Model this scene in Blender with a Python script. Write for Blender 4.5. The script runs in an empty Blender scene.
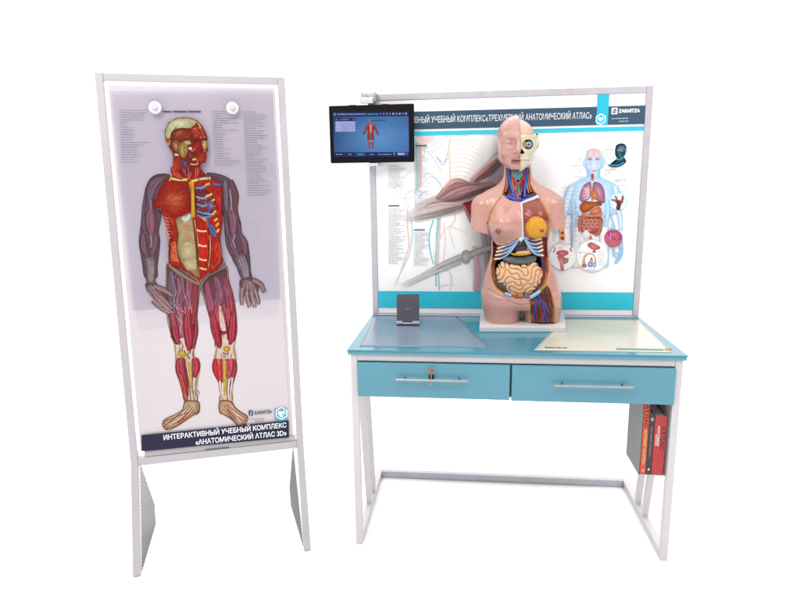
import bpy, bmesh, math, random
import numpy as np
from mathutils import Vector, Matrix, geometry

random.seed(7)
rng = np.random.default_rng(11)
scene = bpy.context.scene
COL = scene.collection
R = math.radians

# ------------------------------------------------------------------ colour
def lin(h, a=1.0):
    h = h.lstrip('#')
    o = []
    for i in (0, 2, 4):
        c = int(h[i:i + 2], 16) / 255
        o.append(c / 12.92 if c <= .04045 else ((c + .055) / 1.055) ** 2.4)
    if len(h) == 8: a = int(h[6:8], 16) / 255
    return (o[0], o[1], o[2], a)

# ------------------------------------------------------------------ camera
F, PITCH, YAW, ROLL = 596.32, .1934, -.1126, -.0139
CAM = np.array([-.1656, -2.0975, 1.4051])
def cam_rows():
    cy, sy, cp, sp = math.cos(YAW), math.sin(YAW), math.cos(PITCH), math.sin(PITCH)
    f = np.array([sy * cp, cy * cp, -sp])
    rt = np.array([cy, -sy, 0.]); up = np.cross(rt, f)
    c, s = math.cos(ROLL), math.sin(ROLL)
    return np.array([c * rt + s * up, -s * rt + c * up, f])
ROWS = cam_rows()
cd = bpy.data.cameras.new('camera'); cam = bpy.data.objects.new('camera', cd); COL.objects.link(cam)
cd.sensor_fit = 'HORIZONTAL'; cd.sensor_width = 36; cd.lens = 36 * F / 800
cd.clip_start = .05; cd.clip_end = 500
M = Matrix.Identity(4)
for i in range(3):
    M[i][0] = ROWS[0][i]; M[i][1] = ROWS[1][i]; M[i][2] = -ROWS[2][i]; M[i][3] = CAM[i]
cam.matrix_world = M
scene.camera = cam

def hit(px, py, o, n):
    """where the sight line through a photo pixel meets a plane of the place"""
    v = np.array([(px - 400) / F, (299.5 - py) / F, 1.]) @ ROWS
    t = ((np.asarray(o) - CAM) @ n) / (v @ n)
    return CAM + t * v

# ------------------------------------------------------------------ helpers
def tag(o, label=None, cat=None, group=None, kind=None):
    if label: o['label'] = label
    if cat: o['category'] = cat
    if group: o['group'] = group
    if kind: o['kind'] = kind
    return o

def empty(name, loc, rz=0):
    o = bpy.data.objects.new(name, None); COL.objects.link(o)
    o.location = loc; o.rotation_euler = (0, 0, rz); o.empty_display_size = .05
    return o

def link(name, me, mat, parent=None, smooth=False):
    o = bpy.data.objects.new(name, me); COL.objects.link(o)
    if mat: me.materials.append(mat)
    if parent: o.parent = parent
    if smooth:
        me.polygons.foreach_set('use_smooth', [True] * len(me.polygons))
    return o

class MB:
    """collects boxes, bars, cylinders into one mesh"""
    def __init__(s): s.v = []; s.f = []
    def add(s, v, f):
        n = len(s.v); s.v += [tuple(p) for p in v]; s.f += [tuple(i + n for i in q) for q in f]; return s
    def box(s, lo, hi):
        x0, y0, z0 = lo; x1, y1, z1 = hi
        return s.add([(x0,y0,z0),(x1,y0,z0),(x1,y1,z0),(x0,y1,z0),(x0,y0,z1),(x1,y0,z1),(x1,y1,z1),(x0,y1,z1)],
                     [(3,2,1,0),(4,5,6,7),(0,1,5,4),(1,2,6,5),(2,3,7,6),(3,0,4,7)])
    def bar(s, p0, p1, w, h, side=(1,0,0)):
        p0, p1 = Vector(p0), Vector(p1); d = (p1 - p0).normalized()
        a = Vector(side); a = (a - d * a.dot(d)).normalized(); b = d.cross(a)
        v = []
        for p in (p0, p1):
            for i, j in ((-1,-1),(1,-1),(1,1),(-1,1)): v.append(p + a * (i * w / 2) + b * (j * h / 2))
        return s.add(v, [(3,2,1,0),(4,5,6,7),(0,1,5,4),(1,2,6,5),(2,3,7,6),(3,0,4,7)])
    def cyl(s, p0, p1, r, n=24, r1=None):
        p0, p1 = Vector(p0), Vector(p1); d = (p1 - p0).normalized(); r1 = r if r1 is None else r1
        a = d.orthogonal().normalized(); b = d.cross(a); v = []
        for p, q in ((p0, r), (p1, r1)):
            for i in range(n):
                t = 2 * math.pi * i / n; v.append(p + a * (q * math.cos(t)) + b * (q * math.sin(t)))
        f = [(i, (i+1) % n, n + (i+1) % n, n + i) for i in range(n)]
        return s.add(v, f + [tuple(range(n))[::-1], tuple(range(n, 2*n))])
    def tube(s, pts, rad, n=10, flat=None):
        pts = [Vector(p) for p in pts]; m = len(pts); v = []; f = []
        for k, p in enumerate(pts):
            d = (pts[min(k+1, m-1)] - pts[max(k-1, 0)]).normalized()
            a = Vector((0, 1, 0)); a = (a - d * a.dot(d)).normalized() if abs(d.y) < .95 else d.orthogonal().normalized()
            b = d.cross(a); r = rad[k] if isinstance(rad, (list, tuple)) else rad
            for i in range(n):
                t = 2 * math.pi * i / n
                v.append(p + a * (r * (flat or 1) * math.cos(t)) + b * (r * math.sin(t)))
        for k in range(m - 1):
            for i in range(n): f.append((k*n+i, k*n+(i+1) % n, (k+1)*n+(i+1) % n, (k+1)*n+i))
        f += [tuple(range(n))[::-1], tuple(range((m-1)*n, m*n))]
        return s.add(v, f)
    def lathe(s, prof, o, n=32, axis='y'):
        v = []; f = []
        for r, h in prof:
            for i in range(n):
                t = 2*math.pi*i/n
                v.append((o[0] + r*math.cos(t), o[1] + h, o[2] + r*math.sin(t)))
        for k in range(len(prof)-1):
            for i in range(n): f.append((k*n+i, (k+1)*n+i, (k+1)*n+(i+1) % n, k*n+(i+1) % n))
        f += [tuple(range(n)), tuple(range((len(prof)-1)*n, len(prof)*n))[::-1]]
        return s.add(v, f)
    def mesh(s, name):
        me = bpy.data.meshes.new(name); me.from_pydata(s.v, [], s.f); me.update()
        bm = bmesh.new(); bm.from_mesh(me); bmesh.ops.recalc_face_normals(bm, faces=bm.faces); bm.to_mesh(me); bm.free()
        return me
    def build(s, name, mat, parent=None, bevel=0, smooth=False, seg=2):
        o = link(name, s.mesh(name), mat, parent, smooth)
        if bevel:
            b = o.modifiers.new('edge', 'BEVEL'); b.width = bevel; b.segments = seg; b.limit_method = 'ANGLE'; b.angle_limit = R(40)
            for p in o.data.polygons: p.use_smooth = True
            w = o.modifiers.new('wn', 'WEIGHTED_NORMAL'); w.keep_sharp = True
        elif smooth:
            o.data.set_sharp_from_angle(angle=R(40))
        return o

# ------------------------------------------------------------------ materials
def mat(name, col, rough=.5, metal=0, spec=.5, coat=0, bump=0, bscale=300, vary=0, vscale=6, emit=None, estr=0):
    m = bpy.data.materials.new(name); m.use_nodes = True; nt = m.node_tree; N = nt.nodes; L = nt.links
    p = N['Principled BSDF']
    col = lin(col) if isinstance(col, str) else col
    p.inputs['Base Color'].default_value = col
    p.inputs['Roughness'].default_value = rough; p.inputs['Metallic'].default_value = metal
    p.inputs['Specular IOR Level'].default_value = spec; p.inputs['Coat Weight'].default_value = coat
    p.inputs['Coat Roughness'].default_value = .05
    tc = N.new('ShaderNodeTexCoord')
    if vary:
        n = N.new('ShaderNodeTexNoise'); n.inputs['Scale'].default_value = vscale; n.inputs['Detail'].default_value = 5
        L.new(tc.outputs['Object'], n.inputs['Vector'])
        r = N.new('ShaderNodeMapRange'); r.inputs[1].default_value = .3; r.inputs[2].default_value = .7
        r.inputs[3].default_value = 1 - vary; r.inputs[4].default_value = 1 + vary
        L.new(n.outputs['Fac'], r.inputs[0])
        x = N.new('ShaderNodeVectorMath'); x.operation = 'SCALE'; x.inputs[0].default_value = col[:3]
        L.new(r.outputs[0], x.inputs['Scale']); L.new(x.outputs[0], p.inputs['Base Color'])
        q = N.new('ShaderNodeMapRange'); q.inputs[1].default_value = .3; q.inputs[2].default_value = .7
        q.inputs[3].default_value = rough * .85; q.inputs[4].default_value = min(1, rough * 1.2)
        L.new(n.outputs['Fac'], q.inputs[0]); L.new(q.outputs[0], p.inputs['Roughness'])
    if bump:
        n = N.new('ShaderNodeTexNoise'); n.inputs['Scale'].default_value = bscale; n.inputs['Detail'].default_value = 3
        L.new(tc.outputs['Object'], n.inputs['Vector'])
        b = N.new('ShaderNodeBump'); b.inputs['Strength'].default_value = bump; b.inputs['Distance'].default_value = .001
        L.new(n.outputs['Fac'], b.inputs['Height']); L.new(b.outputs[0], p.inputs['Normal'])
    if emit:
        p.inputs['Emission Color'].default_value = lin(emit); p.inputs['Emission Strength'].default_value = estr
    return m

def painted(name, rough=.4, spec=.4, noise=.12, nscale=60, coat=0, bump=0, bscale=200, emit=0, stretch=(1, 1, 1), soft=False):
    """colour from the mesh's painted attribute, broken up with procedural noise"""
    m = bpy.data.materials.new(name); m.use_nodes = True; nt = m.node_tree; N = nt.nodes; L = nt.links
    p = N['Principled BSDF']; p.inputs['Roughness'].default_value = rough; p.inputs['Specular IOR Level'].default_value = spec
    p.inputs['Coat Weight'].default_value = coat; p.inputs['Coat Roughness'].default_value = .12
    a = N.new('ShaderNodeAttribute'); a.attribute_name = 'paint'
    tc = N.new('ShaderNodeTexCoord')
    mp = N.new('ShaderNodeMapping'); mp.inputs['Scale'].default_value = stretch
    L.new(tc.outputs['Object'], mp.inputs['Vector'])
    n = N.new('ShaderNodeTexNoise'); n.inputs['Scale'].default_value = nscale; n.inputs['Detail'].default_value = 4
    L.new(mp.outputs[0], n.inputs['Vector'])
    r = N.new('ShaderNodeMapRange'); r.inputs[1].default_value = .3; r.inputs[2].default_value = .7
    r.inputs[3].default_value = 1 - noise; r.inputs[4].default_value = 1 + noise
    L.new(n.outputs['Fac'], r.inputs[0])
    x = N.new('ShaderNodeVectorMath'); x.operation = 'SCALE'
    L.new(a.outputs['Color'], x.inputs[0]); L.new(r.outputs[0], x.inputs['Scale']); L.new(x.outputs[0], p.inputs['Base Color'])
    if soft:
        ma = N.new('ShaderNodeMixShader'); tb = N.new('ShaderNodeBsdfTransparent')
        L.new(a.outputs['Alpha'], ma.inputs[0]); L.new(tb.outputs[0], ma.inputs[1]); L.new(p.outputs[0], ma.inputs[2]); L.new(ma.outputs[0], N['Material Output'].inputs['Surface'])
    if emit:
        L.new(x.outputs[0], p.inputs['Emission Color']); p.inputs['Emission Strength'].default_value = emit
        p.inputs['Base Color'].default_value = (.01, .01, .01, 1)
        for l in list(L):
            if l.to_socket == p.inputs['Base Color']: L.remove(l)
    if bump:
        n2 = N.new('ShaderNodeTexNoise'); n2.inputs['Scale'].default_value = bscale
        L.new(tc.outputs['Object'], n2.inputs['Vector'])
        b = N.new('ShaderNodeBump'); b.inputs['Strength'].default_value = bump; b.inputs['Distance'].default_value = .0008
        L.new(n2.outputs['Fac'], b.inputs['Height']); L.new(b.outputs[0], p.inputs['Normal'])
    return m

def perforated(name, col, axes, pitch, rad, stagger=.5, slot=1.):
    m = mat(name, col, .55); nt = m.node_tree; N = nt.nodes; L = nt.links
    tc = N.new('ShaderNodeTexCoord'); sx = N.new('ShaderNodeSeparateXYZ'); L.new(tc.outputs['Object'], sx.inputs[0])
    def math_(op, a, b=None):
        q = N.new('ShaderNodeMath'); q.operation = op
        for i, t in enumerate((a, b)):
            if t is None: continue
            if isinstance(t, (int, float)): q.inputs[i].default_value = t
            else: L.new(t, q.inputs[i])
        return q.outputs[0]
    u = math_('DIVIDE', sx.outputs[axes[0]], pitch); v = math_('DIVIDE', sx.outputs[axes[1]], pitch)
    row = math_('FLOOR', v); sh = math_('MULTIPLY', math_('FLOORED_MODULO', row, 2.), stagger)
    du = math_('SUBTRACT', math_('FRACT', math_('ADD', u, sh)), .5); dv = math_('SUBTRACT', math_('FRACT', v), .5)
    d = math_('SQRT', math_('ADD', math_('MULTIPLY', math_('MULTIPLY', du, du), slot), math_('MULTIPLY', dv, dv)))
    hole = math_('LESS_THAN', d, rad / pitch)
    tr = N.new('ShaderNodeBsdfTransparent'); mx = N.new('ShaderNodeMixShader')
    L.new(hole, mx.inputs[0]); L.new(N['Principled BSDF'].outputs[0], mx.inputs[1]); L.new(tr.outputs[0], mx.inputs[2])
    L.new(mx.outputs[0], N['Material Output'].inputs['Surface'])
    return m

WHITE = mat('white_powder_coat', (.44, .412, .437, 1), .42, bump=.12, bscale=900, vary=.03)
DESKWHITE = mat('white_desk_paint', (.55, .518, .537, 1), .42, bump=.12, bscale=900, vary=.03)
LILAC = mat('lilac_aluminium', (.49, .455, .505, 1), .4, .1, vary=.05, vscale=20)
PAPER = mat('white_print', (.887, .887, .895, 1), .45, vary=.01)
PANEL = mat('pale_panel', (.55, .50, .525, 1), .3, vary=.03, vscale=3)
TEALPAINT = mat('teal_drawer_paint', (.082, .255, .335, 1), .33, bump=.1, bscale=700, vary=.035, vscale=5)
TEALTOP = mat('teal_glass', (.05, .215, .29, 1), .14, spec=.42, coat=.0, vary=.03, vscale=4)
TEALEDGE = mat('aqua_glass_edge', (.065, .25, .335, 1), .15, coat=.6, vary=.05, vscale=15)
STEEL = mat('brushed_steel', (.36, .35, .35, 1), .32, 1)
BRASS = mat('brass', (.34, .23, .13, 1), .35, 1, vary=.15, vscale=200)
BLACK = mat('black_plastic', (.004, .003, .005, 1), .55, spec=.12, vary=.1, vscale=30)
BLACKLOCK = mat('black_lock', (.012, .008, .02, 1), .4, vary=.1)
CHARC = mat('charcoal_plastic', (.062, .056, .085, 1), .42, bump=.15, bscale=900, vary=.06, vscale=60)
PRINT = painted('printed_ink', .5, .12, .16, 90)
PRINTFINE = painted('printed_ink_fine', .5, .12, .04, 40)
PRINTSOFT = painted('printed_ink_soft', .5, .12, .05, 60, soft=True)
TEXTW = mat('white_lettering', (.82, .82, .84, 1), .5, vary=.02)
TEXTD = mat('dark_lettering', (.02, .02, .045, 1), .5, vary=.02)
TEXTG = mat('grey_small_print', (.22, .21, .26, 1), .5, vary=.05)
TEXTGB = mat('grey_small_print_board', (.42, .44, .48, 1), .5, vary=.05)
NAVY = mat('navy_band', (.022, .022, .050, 1), .4, vary=.05)
SLATE = mat('slate_band', (.045, .085, .135, 1), .4, vary=.03)
TEAL = mat('turquoise_band', (.038, .49, .63, 1), .4, vary=.02)
GLOW = mat('led_strip', (.8, .8, .8, 1), .5, emit='ffffff', estr=1.6)

# ------------------------------------------------------------------ prints: flat artwork on a plane
def mixh(a, c, f):
    a, c = a.lstrip('#'), c.lstrip('#')
    return ''.join('%02x' % int(int(a[i:i+2], 16)*(1-f) + int(c[i:i+2], 16)*f) for i in (0, 2, 4))

class Print:
    """flat artwork: coloured polygons stacked microns apart on the plane (o, u, w, n)"""
    def __init__(s, o, u, w, n, gap=.000008, base=.0004, ink=1.):
        s.o, s.u, s.w, s.n = [np.asarray(q, float) for q in (o, u, w, n)]
        s.gap, s.z, s.v, s.f, s.c, s.ink = gap, base, [], [], [], ink
    def st(s, px, py):
        h = hit(px, py, s.o, s.n) - s.o
        return (h @ s.u, h @ s.w)
    def P(s, pts): return [s.st(*p) for p in pts]
    def _put(s, st, z): return s.o + st[0] * s.u + st[1] * s.w + z * s.n
    def poly(s, pts, col, pix=True):
        if pix: pts = s.P(pts)
        col = lin(col) if isinstance(col, str) else col
        n = len(s.v); s.z += s.gap
        s.v += [s._put(p, s.z) for p in pts]; s.c += [col] * len(pts)
        for t in geometry.tessellate_polygon([[Vector((p[0], p[1], 0)) for p in pts]]): s.f.append(tuple(n + i for i in t))
    def fan(s, pts, edge, mid, c=None):
        """polygon whose ink runs from edge colour to a lighter or darker middle"""
        if len(pts) > 4 and len(pts) < 24:
            A = np.array(pts, float); k = len(A); out = []
            for i in range(k):
                p0, p1, p2, p3 = A[i-1], A[i], A[(i+1) % k], A[(i+2) % k]
                for f in (0, .25, .5, .75): out.append(.5*((2*p1)+(-p0+p2)*f+(2*p0-5*p1+4*p2-p3)*f*f+(-p0+3*p1-3*p2+p3)*f**3))
            pts = [tuple(o) for o in out]
        q = s.P(pts); s.z += s.gap
        cc = s.st(*c) if c else tuple(np.mean(np.array(q), axis=0))
        n = len(s.v); s.v += [s._put(p, s.z) for p in q] + [s._put(cc, s.z)]
        s.c += [lin(edge)] * len(q) + [lin(mid)]
        for i in range(len(q)): s.f.append((n + i, n + (i + 1) % len(q), n + len(q)))
    def ribbon(s, pts, wid, edge, mid=None, smooth=True):
        """strip along pts (photo px), widths in px; colours may be one per point"""
        mid = mid or edge
        k = len(pts); W = wid if isinstance(wid, (list, tuple)) else [wid] * k
        E_ = edge if isinstance(edge, (list, tuple)) else [edge] * k
        M_ = mid if isinstance(mid, (list, tuple)) else [mid] * k
        pts = np.array(pts, float); W = np.array(W, float)
        Ec = np.array([lin(c) for c in E_]); Mc = np.array([lin(c) for c in M_])
        if smooth and k > 2:
            t = np.arange(k); T = np.linspace(0, k - 1, (k - 1) * 5 + 1)
            def cr(A):
                A = np.asarray(A, float); A = A if A.ndim > 1 else A[:, None]
                out = []
                for x in T:
                    i = min(int(x), k - 2); f = x - i
                    p0, p1, p2, p3 = A[max(i-1, 0)], A[i], A[i+1], A[min(i+2, k-1)]
                    out.append(.5*((2*p1)+(-p0+p2)*f+(2*p0-5*p1+4*p2-p3)*f*f+(-p0+3*p1-3*p2+p3)*f**3))
                return np.array(out)
            pts, W = cr(pts), np.maximum(cr(W)[:, 0], .02)
            Ec = np.array([[np.interp(x, t, Ec[:, j]) for j in range(4)] for x in T])
            Mc = np.array([[np.interp(x, t, Mc[:, j]) for j in range(4)] for x in T])
        d = np.gradient(pts, axis=0); d /= np.linalg.norm(d, axis=1)[:, None] + 1e-9
        nn = np.c_[-d[:, 1], d[:, 0]]
        n = len(s.v); s.z += s.gap; offs = (-.5, -.25, 0, .25, .5)
        for i in range(len(pts)):
            for o_, fct in zip(offs, (0, .6, 1, .6, 0)):
                p = pts[i] + nn[i] * W[i] * o_
                s.v.append(s._put(s.st(*p), s.z)); s.c.append(tuple(Ec[i] * (1 - fct) + Mc[i] * fct))
        for i in range(len(pts) - 1):
            for j in range(4): s.f.append((n+i*5+j, n+i*5+j+1, n+(i+1)*5+j+1, n+(i+1)*5+j))
    def muscle(s, pts, wid, edge, mid, n=4):
        """spindle with tapered ends and fibres along it"""
        wid = list(wid); W = [wid[0]*.25] + [max(q, .5) for q in wid] + [wid[-1]*.25]
        P0 = [tuple(np.array(pts[0])*1.0 + (np.array(pts[0]) - np.array(pts[1]))*.10)] + list(pts) + [tuple(np.array(pts[-1]) + (np.array(pts[-1]) - np.array(pts[-2]))*.10)]
        s.ribbon(P0, [q + .7 for q in W], mixh(edge, '1c0c10', .55)); s.ribbon(P0, W, edge, mid)
        A = np.array(P0, float); d = np.gradient(A, axis=0); d /= np.linalg.norm(d, axis=1)[:, None]; nn = np.c_[-d[:, 1], d[:, 0]]
        for i in range(n):
            o = (i + .5)/n - .5 + random.uniform(-.06, .06)
            q = A + nn*(np.array(W)*o*.85)[:, None]; a, e = sorted((random.uniform(0, .35), random.uniform(.65, 1)))
            m = len(q); tt = np.linspace(a, e, m)*(m-1); q = np.array([[np.interp(x, range(m), q[:, j]) for j in (0, 1)] for x in tt])
            c = mixh(mid, 'f0d8d0', random.uniform(.05, .4)) if i % 2 else mixh(edge, '200c10', random.uniform(.0, .35))
            s.ribbon(q, [.12] + [.5]*(m-2) + [.12], c)
    def disc(s, c, rx, ry=None, edge='ffffff', mid=None, n=32):
        ry = ry or rx
        s.fan([(c[0] + rx*math.cos(2*math.pi*i/n), c[1] + ry*math.sin(2*math.pi*i/n)) for i in range(n)], edge, mid or edge, c)
    def ring(s, c, r, w, col, n=40):
        s.ribbon([(c[0] + r*math.cos(2*math.pi*i/n), c[1] + r*math.sin(2*math.pi*i/n)) for i in range(n+1)], w, col, smooth=False)
    def words(s, x0, y0, x1, h, slope=0, col='4a4856', fill=.9):
        """a line of small print too fine to read"""
        x = x0; end = x0 + (x1 - x0) * fill
        while x < end:
            l = random.choice([.5, .8, 1.1, 1.5, 2.0, 2.6]); e = min(x + l, end)
            y = y0 + slope * (x - x0)
            s.poly([(x, y), (e, y + slope*(e-x)), (e, y + slope*(e-x) + h), (x, y + h)], col)
            x = e + .42
    def build(s, name, m, parent):
        me = bpy.data.meshes.new(name)
        inv = parent.matrix_world.inverted()
        V = [tuple(inv @ Vector(p)) for p in s.v]
        me.from_pydata(V, [], s.f); me.update()
        a = me.color_attributes.new('paint', 'FLOAT_COLOR', 'POINT')
        C_ = np.array(s.c, dtype=np.float32); C_[:, :3] *= np.array(s.ink, dtype=np.float32)
        a.data.foreach_set('color', C_.ravel())
        bm = bmesh.new(); bm.from_mesh(me); nl = inv.to_3x3() @ Vector(s.n)
        for f in bm.faces:
            if f.normal.dot(nl) < 0: f.normal_flip()
        bm.to_mesh(me); bm.free()
        return link(name, me, m, parent)

def lettering(name, text, pr, x0, x1, ytop, ybot, m, parent, weight=.012, z=.0042, xm=None):
    """lettering fitted on a print plane: left edge x0, right edge x1, cap top / baseline in photo px at the middle"""
    c = bpy.data.curves.new(name, 'FONT'); c.body = text; c.offset = weight; c.resolution_u = 3
    t = bpy.data.objects.new(name, c); COL.objects.link(t)
    dg = bpy.context.evaluated_depsgraph_get(); dg.update()
    me = bpy.data.meshes.new_from_object(t.evaluated_get(dg)); bpy.data.objects.remove(t); bpy.data.curves.remove(c)
    co = np.array([v.co[:] for v in me.vertices]); x_lo, x_hi = co[:, 0].min(), co[:, 0].max()
    xm = xm if xm is not None else (x0 + x1) / 2
    s0 = pr.st(x0, ybot)[0]; s1 = pr.st(x1, ybot)[0]; w0 = pr.st(xm, ybot)[1]; w1 = pr.st(xm, ytop)[1]
    cap = .729
    inv = parent.matrix_world.inverted()
    for v in me.vertices:
        S = s0 + (v.co.x - x_lo) / (x_hi - x_lo) * (s1 - s0); Wt = w0 + v.co.y / cap * (w1 - w0)
        v.co = inv @ Vector(pr._put((S, Wt), z))
    me.materials.clear(); me.update()
    bm = bmesh.new(); bm.from_mesh(me); nl = inv.to_3x3() @ Vector(pr.n)
    for f in bm.faces:
        if f.normal.dot(nl) < 0: f.normal_flip()
    bm.to_mesh(me); bm.free()
    return link(name, me, m, parent)

def Z(ox, oy, k): return lambda *p: [(ox + p[i] / k, oy + p[i+1] / k) for i in range(0, len(p), 2)]

# ------------------------------------------------------------------ the setting
m = mat('white_floor', (.93, .93, .93, 1), .9, spec=.1, vary=.005, vscale=1)
fl = MB().add([(-120,-60,0),(120,-60,0),(120,180,0),(-120,180,0)], [(0,1,2,3)]).build('floor', m); tag(fl, kind='structure')
w = bpy.data.worlds.new('World'); scene.world = w; w.use_nodes = True
nt = w.node_tree; N = nt.nodes; L = nt.links
bg = N['Background']; bg.inputs['Strength'].default_value = 1.0
tc = N.new('ShaderNodeTexCoord'); sx = N.new('ShaderNodeSeparateXYZ'); L.new(tc.outputs['Generated'], sx.inputs[0])
# made-up surround for the light: white ahead and above, dim behind the camera
r1 = N.new('ShaderNodeMapRange'); r1.inputs[1].default_value = .25; r1.inputs[2].default_value = .6
r1.inputs[3].default_value = .10; r1.inputs[4].default_value = 1.5; L.new(sx.outputs[1], r1.inputs[0])
r2 = N.new('ShaderNodeMapRange'); r2.inputs[1].default_value = .15; r2.inputs[2].default_value = .95
r2.inputs[3].default_value = 0; r2.inputs[4].default_value = 2.0; L.new(sx.outputs[2], r2.inputs[0])
ad = N.new('ShaderNodeMath'); ad.operation = 'ADD'; L.new(r1.outputs[0], ad.inputs[0]); L.new(r2.outputs[0], ad.inputs[1])
L.new(ad.outputs[0], bg.inputs['Color'])

def softbox(name, loc, target, size, power, col=(1, 1, 1)):
    l = bpy.data.lights.new(name, 'AREA'); l.energy = power; l.size = size; l.color = col
    o = bpy.data.objects.new(name, l); COL.objects.link(o); o.location = loc
    o.rotation_euler = (Vector(target) - Vector(loc)).to_track_quat('-Z', 'Y').to_euler()
    return o
softbox("softbox_lamp", (-1.2, -1.9, 3.0), (0, .4, 1.0), 1.2, 36, (1, .98, .96))
softbox("softbox_lamp", (1.6, -1.4, 2.9), (0, .4, 1.0), .9, 13, (1, .97, .94))

# ------------------------------------------------------------------ poster stand
def make_stand():
    W, l2, t2, l1, t1, T = .6462, .4072, .3727, 1.4167, .0618, .026
    st = empty('display_stand', (-1.3679, -.2760, 0), .3447)
    tag(st, 'tall white metal stand holding a framed anatomy poster of a standing muscle figure', 'display stand')
    bpy.context.view_layer.update()
    J = Vector((0, l2*math.sin(t2), l2*math.cos(t2))); up = Vector((0, math.sin(t1), math.cos(t1))); nn = Vector((0, -math.cos(t1), math.sin(t1)))
    TOP = J + up * l1
    h = T / 2
    back = Vector((0, h, 0))
    X = lambda x: Vector((x, 0, 0))
    for x in (h, W - h):
        MB().bar(X(x) + back + J + up*.001, X(x) + back + TOP, T, T).build('post', WHITE, st, .0025)
        MB().bar(X(x) + back + Vector((0, 0, .0)), X(x) + back + J, T, T).build('leg', WHITE, st, .0025)
    MB().bar(X(T) + back + TOP - up*h, X(W-T) + back + TOP - up*h, T, T, side=(0, 0, 1)).build('top_rail', WHITE, st, .0025)
    MB().bar(X(T) + back + J + up*.002, X(W-T) + back + J + up*.002, T*1.15, T, side=(0, 0, 1)).build('bottom_rail', WHITE, st, .0025)
    # perforated side panels: trapezoids running back from each leg to a short rear edge
    pm = perforated('perforated_sheet', (.085, .085, .09, 1), (1, 2), .0115, .0034, 0, .25)
    for x, sp_ in ((T + .001, 0), (W - T - .002, -.030)):
        b = MB(); th = .0015
        q = [(h+.012, .004), (.345, .004), (.36, .09), (J.y+.025, J.z-.01)]
        b.add([(x + sp_*max(0, y-.025)/.33, y, z) for y, z in q] + [(x + th + sp_*max(0, y-.025)/.33, y, z) for y, z in q], [(0,1,2,3),(7,6,5,4),(0,4,5,1),(1,5,6,2),(2,6,7,3),(3,7,4,0)])
        b.build('side_panel', pm, st)
    mw = st.matrix_world
    wo = lambda v: np.array(mw @ v); wd = lambda v: np.array(mw.to_3x3() @ v)
    O = J; ux = Vector((1, 0, 0))
    # board set back inside the frame
    def slab(name, s0, s1, t0, t1_, d0, d1, m_, bev=.0015):
        pts = []
        for d in (d0, d1):
            for s_, t_ in ((s0, t0), (s1, t0), (s1, t1_), (s0, t1_)): pts.append(O + ux*s_ + up*t_ + nn*d)
        return MB().add(pts, [(3,2,1,0),(4,5,6,7),(0,1,5,4),(1,2,6,5),(2,3,7,6),(3,0,4,7)]).build(name, m_, st, bev)
    slab('back_board', T+.012, W-T-.012, T+.018, l1-T-.012, -.022, -.004, PANEL)
    # the lit edge between frame and board
    g = MB()
    def strip(s0, s1, t0, t1_):
        pts = []
        for d in (-.020, -.012):
            for s_, t_ in ((s0, t0), (s1, t0), (s1, t1_), (s0, t1_)): pts.append(O + ux*s_ + up*t_ + nn*d)
        g.add(pts, [(3,2,1,0),(4,5,6,7),(0,1,5,4),(1,2,6,5),(2,3,7,6),(3,0,4,7)])
    e = .0068
    strip(T+.001, T+e, T+.02, l1-T-e); strip(W-T-e, W-T-.001, T+.02, l1-T-e); strip(T+.001, W-T-.001, l1-T-e+.0005, l1-T-.001)
    g.build('light_strip', GLOW, st)
    slab('bottom_trim', .05, W-.03, .018, .0395, -.020, -.006, WHITE)
    b0 = MB(); pts = []
    slab('latch', .27, .36, .0175, .0225, -.006, -.002, mat('grey_latch', (.12, .12, .14, 1), .5), .0005)
    # poster sheet
    slab('poster_sheet', .040, .596, .053, 1.366, -.0039, -.0015, PANEL, .0004)
    pr = Print(wo(O + nn*-.0015), wd(ux), wd(up), wd(nn), ink=(.71, .585, .60))
    # --- lower layer: limbs
    z3 = Z(130, 245, 5.707); z2 = Z(130, 165, 5.707); z4 = Z(140, 330, 5.704); z1 = Z(135, 105, 7.045)
    LB = pr
    ol = '4c3038'
    def limb(pts, wid, edge, mid): LB.muscle(pts, wid, edge, mid)
    def smooth(pts, k=4):
        A = np.array(pts, float); n = len(A); out = []
        for i in range(n):
            p0, p1, p2, p3 = A[i-1], A[i], A[(i+1) % n], A[(i+2) % n]
            for f in np.linspace(0, 1, k, endpoint=False): out.append(tuple(.5*((2*p1)+(-p0+p2)*f+(2*p0-5*p1+4*p2-p3)*f*f+(-p0+3*p1-3*p2+p3)*f**3)))
        return out
    def shape(pts, col, line, w=1.0):
        q = smooth(pts); LB.ribbon(q + q[:1], w*2, line, smooth=False); LB.poly(q, col)
    legL = z3(222,105, 211,180, 207,280, 211,380, 224,460, 243,530) + z4(178,30, 200,80, 207,120, 204,160, 207,212, 222,270, 244,330, 258,405, 322,405, 319,345, 326,290, 337,222, 325,172, 302,140, 308,110, 318,60) + z3(368,560, 368,500, 380,400, 390,300, 396,215, 330,165)
    legR = z3(545,115, 562,200, 586,300, 603,400, 601,480, 592,540) + z4(543,40, 537,95, 547,150, 545,200, 529,280, 522,340, 521,408, 458,408, 462,360, 450,300, 428,240, 421,190, 430,150, 439,110, 431,60) + z3(489,580, 487,520, 470,450, 448,380, 425,300, 408,222, 470,160)
    shape(legL, 'ded6c0', '8a7038', 1.1); shape(legR, 'ded6c0', '8a7038', 1.1)
    # shaded flanks of the shins and knees
    LB.ribbon(z4(196,90, 206,150, 208,212, 224,270, 246,335, 262,400), [.6,3,3,3,3,1], 'ded6c0', '9c8a6a'); LB.ribbon(z4(314,80, 304,140, 328,190, 332,230, 320,300, 318,400), [.6,3,3,3,3,1], 'ded6c0', '8c7c60')
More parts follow.
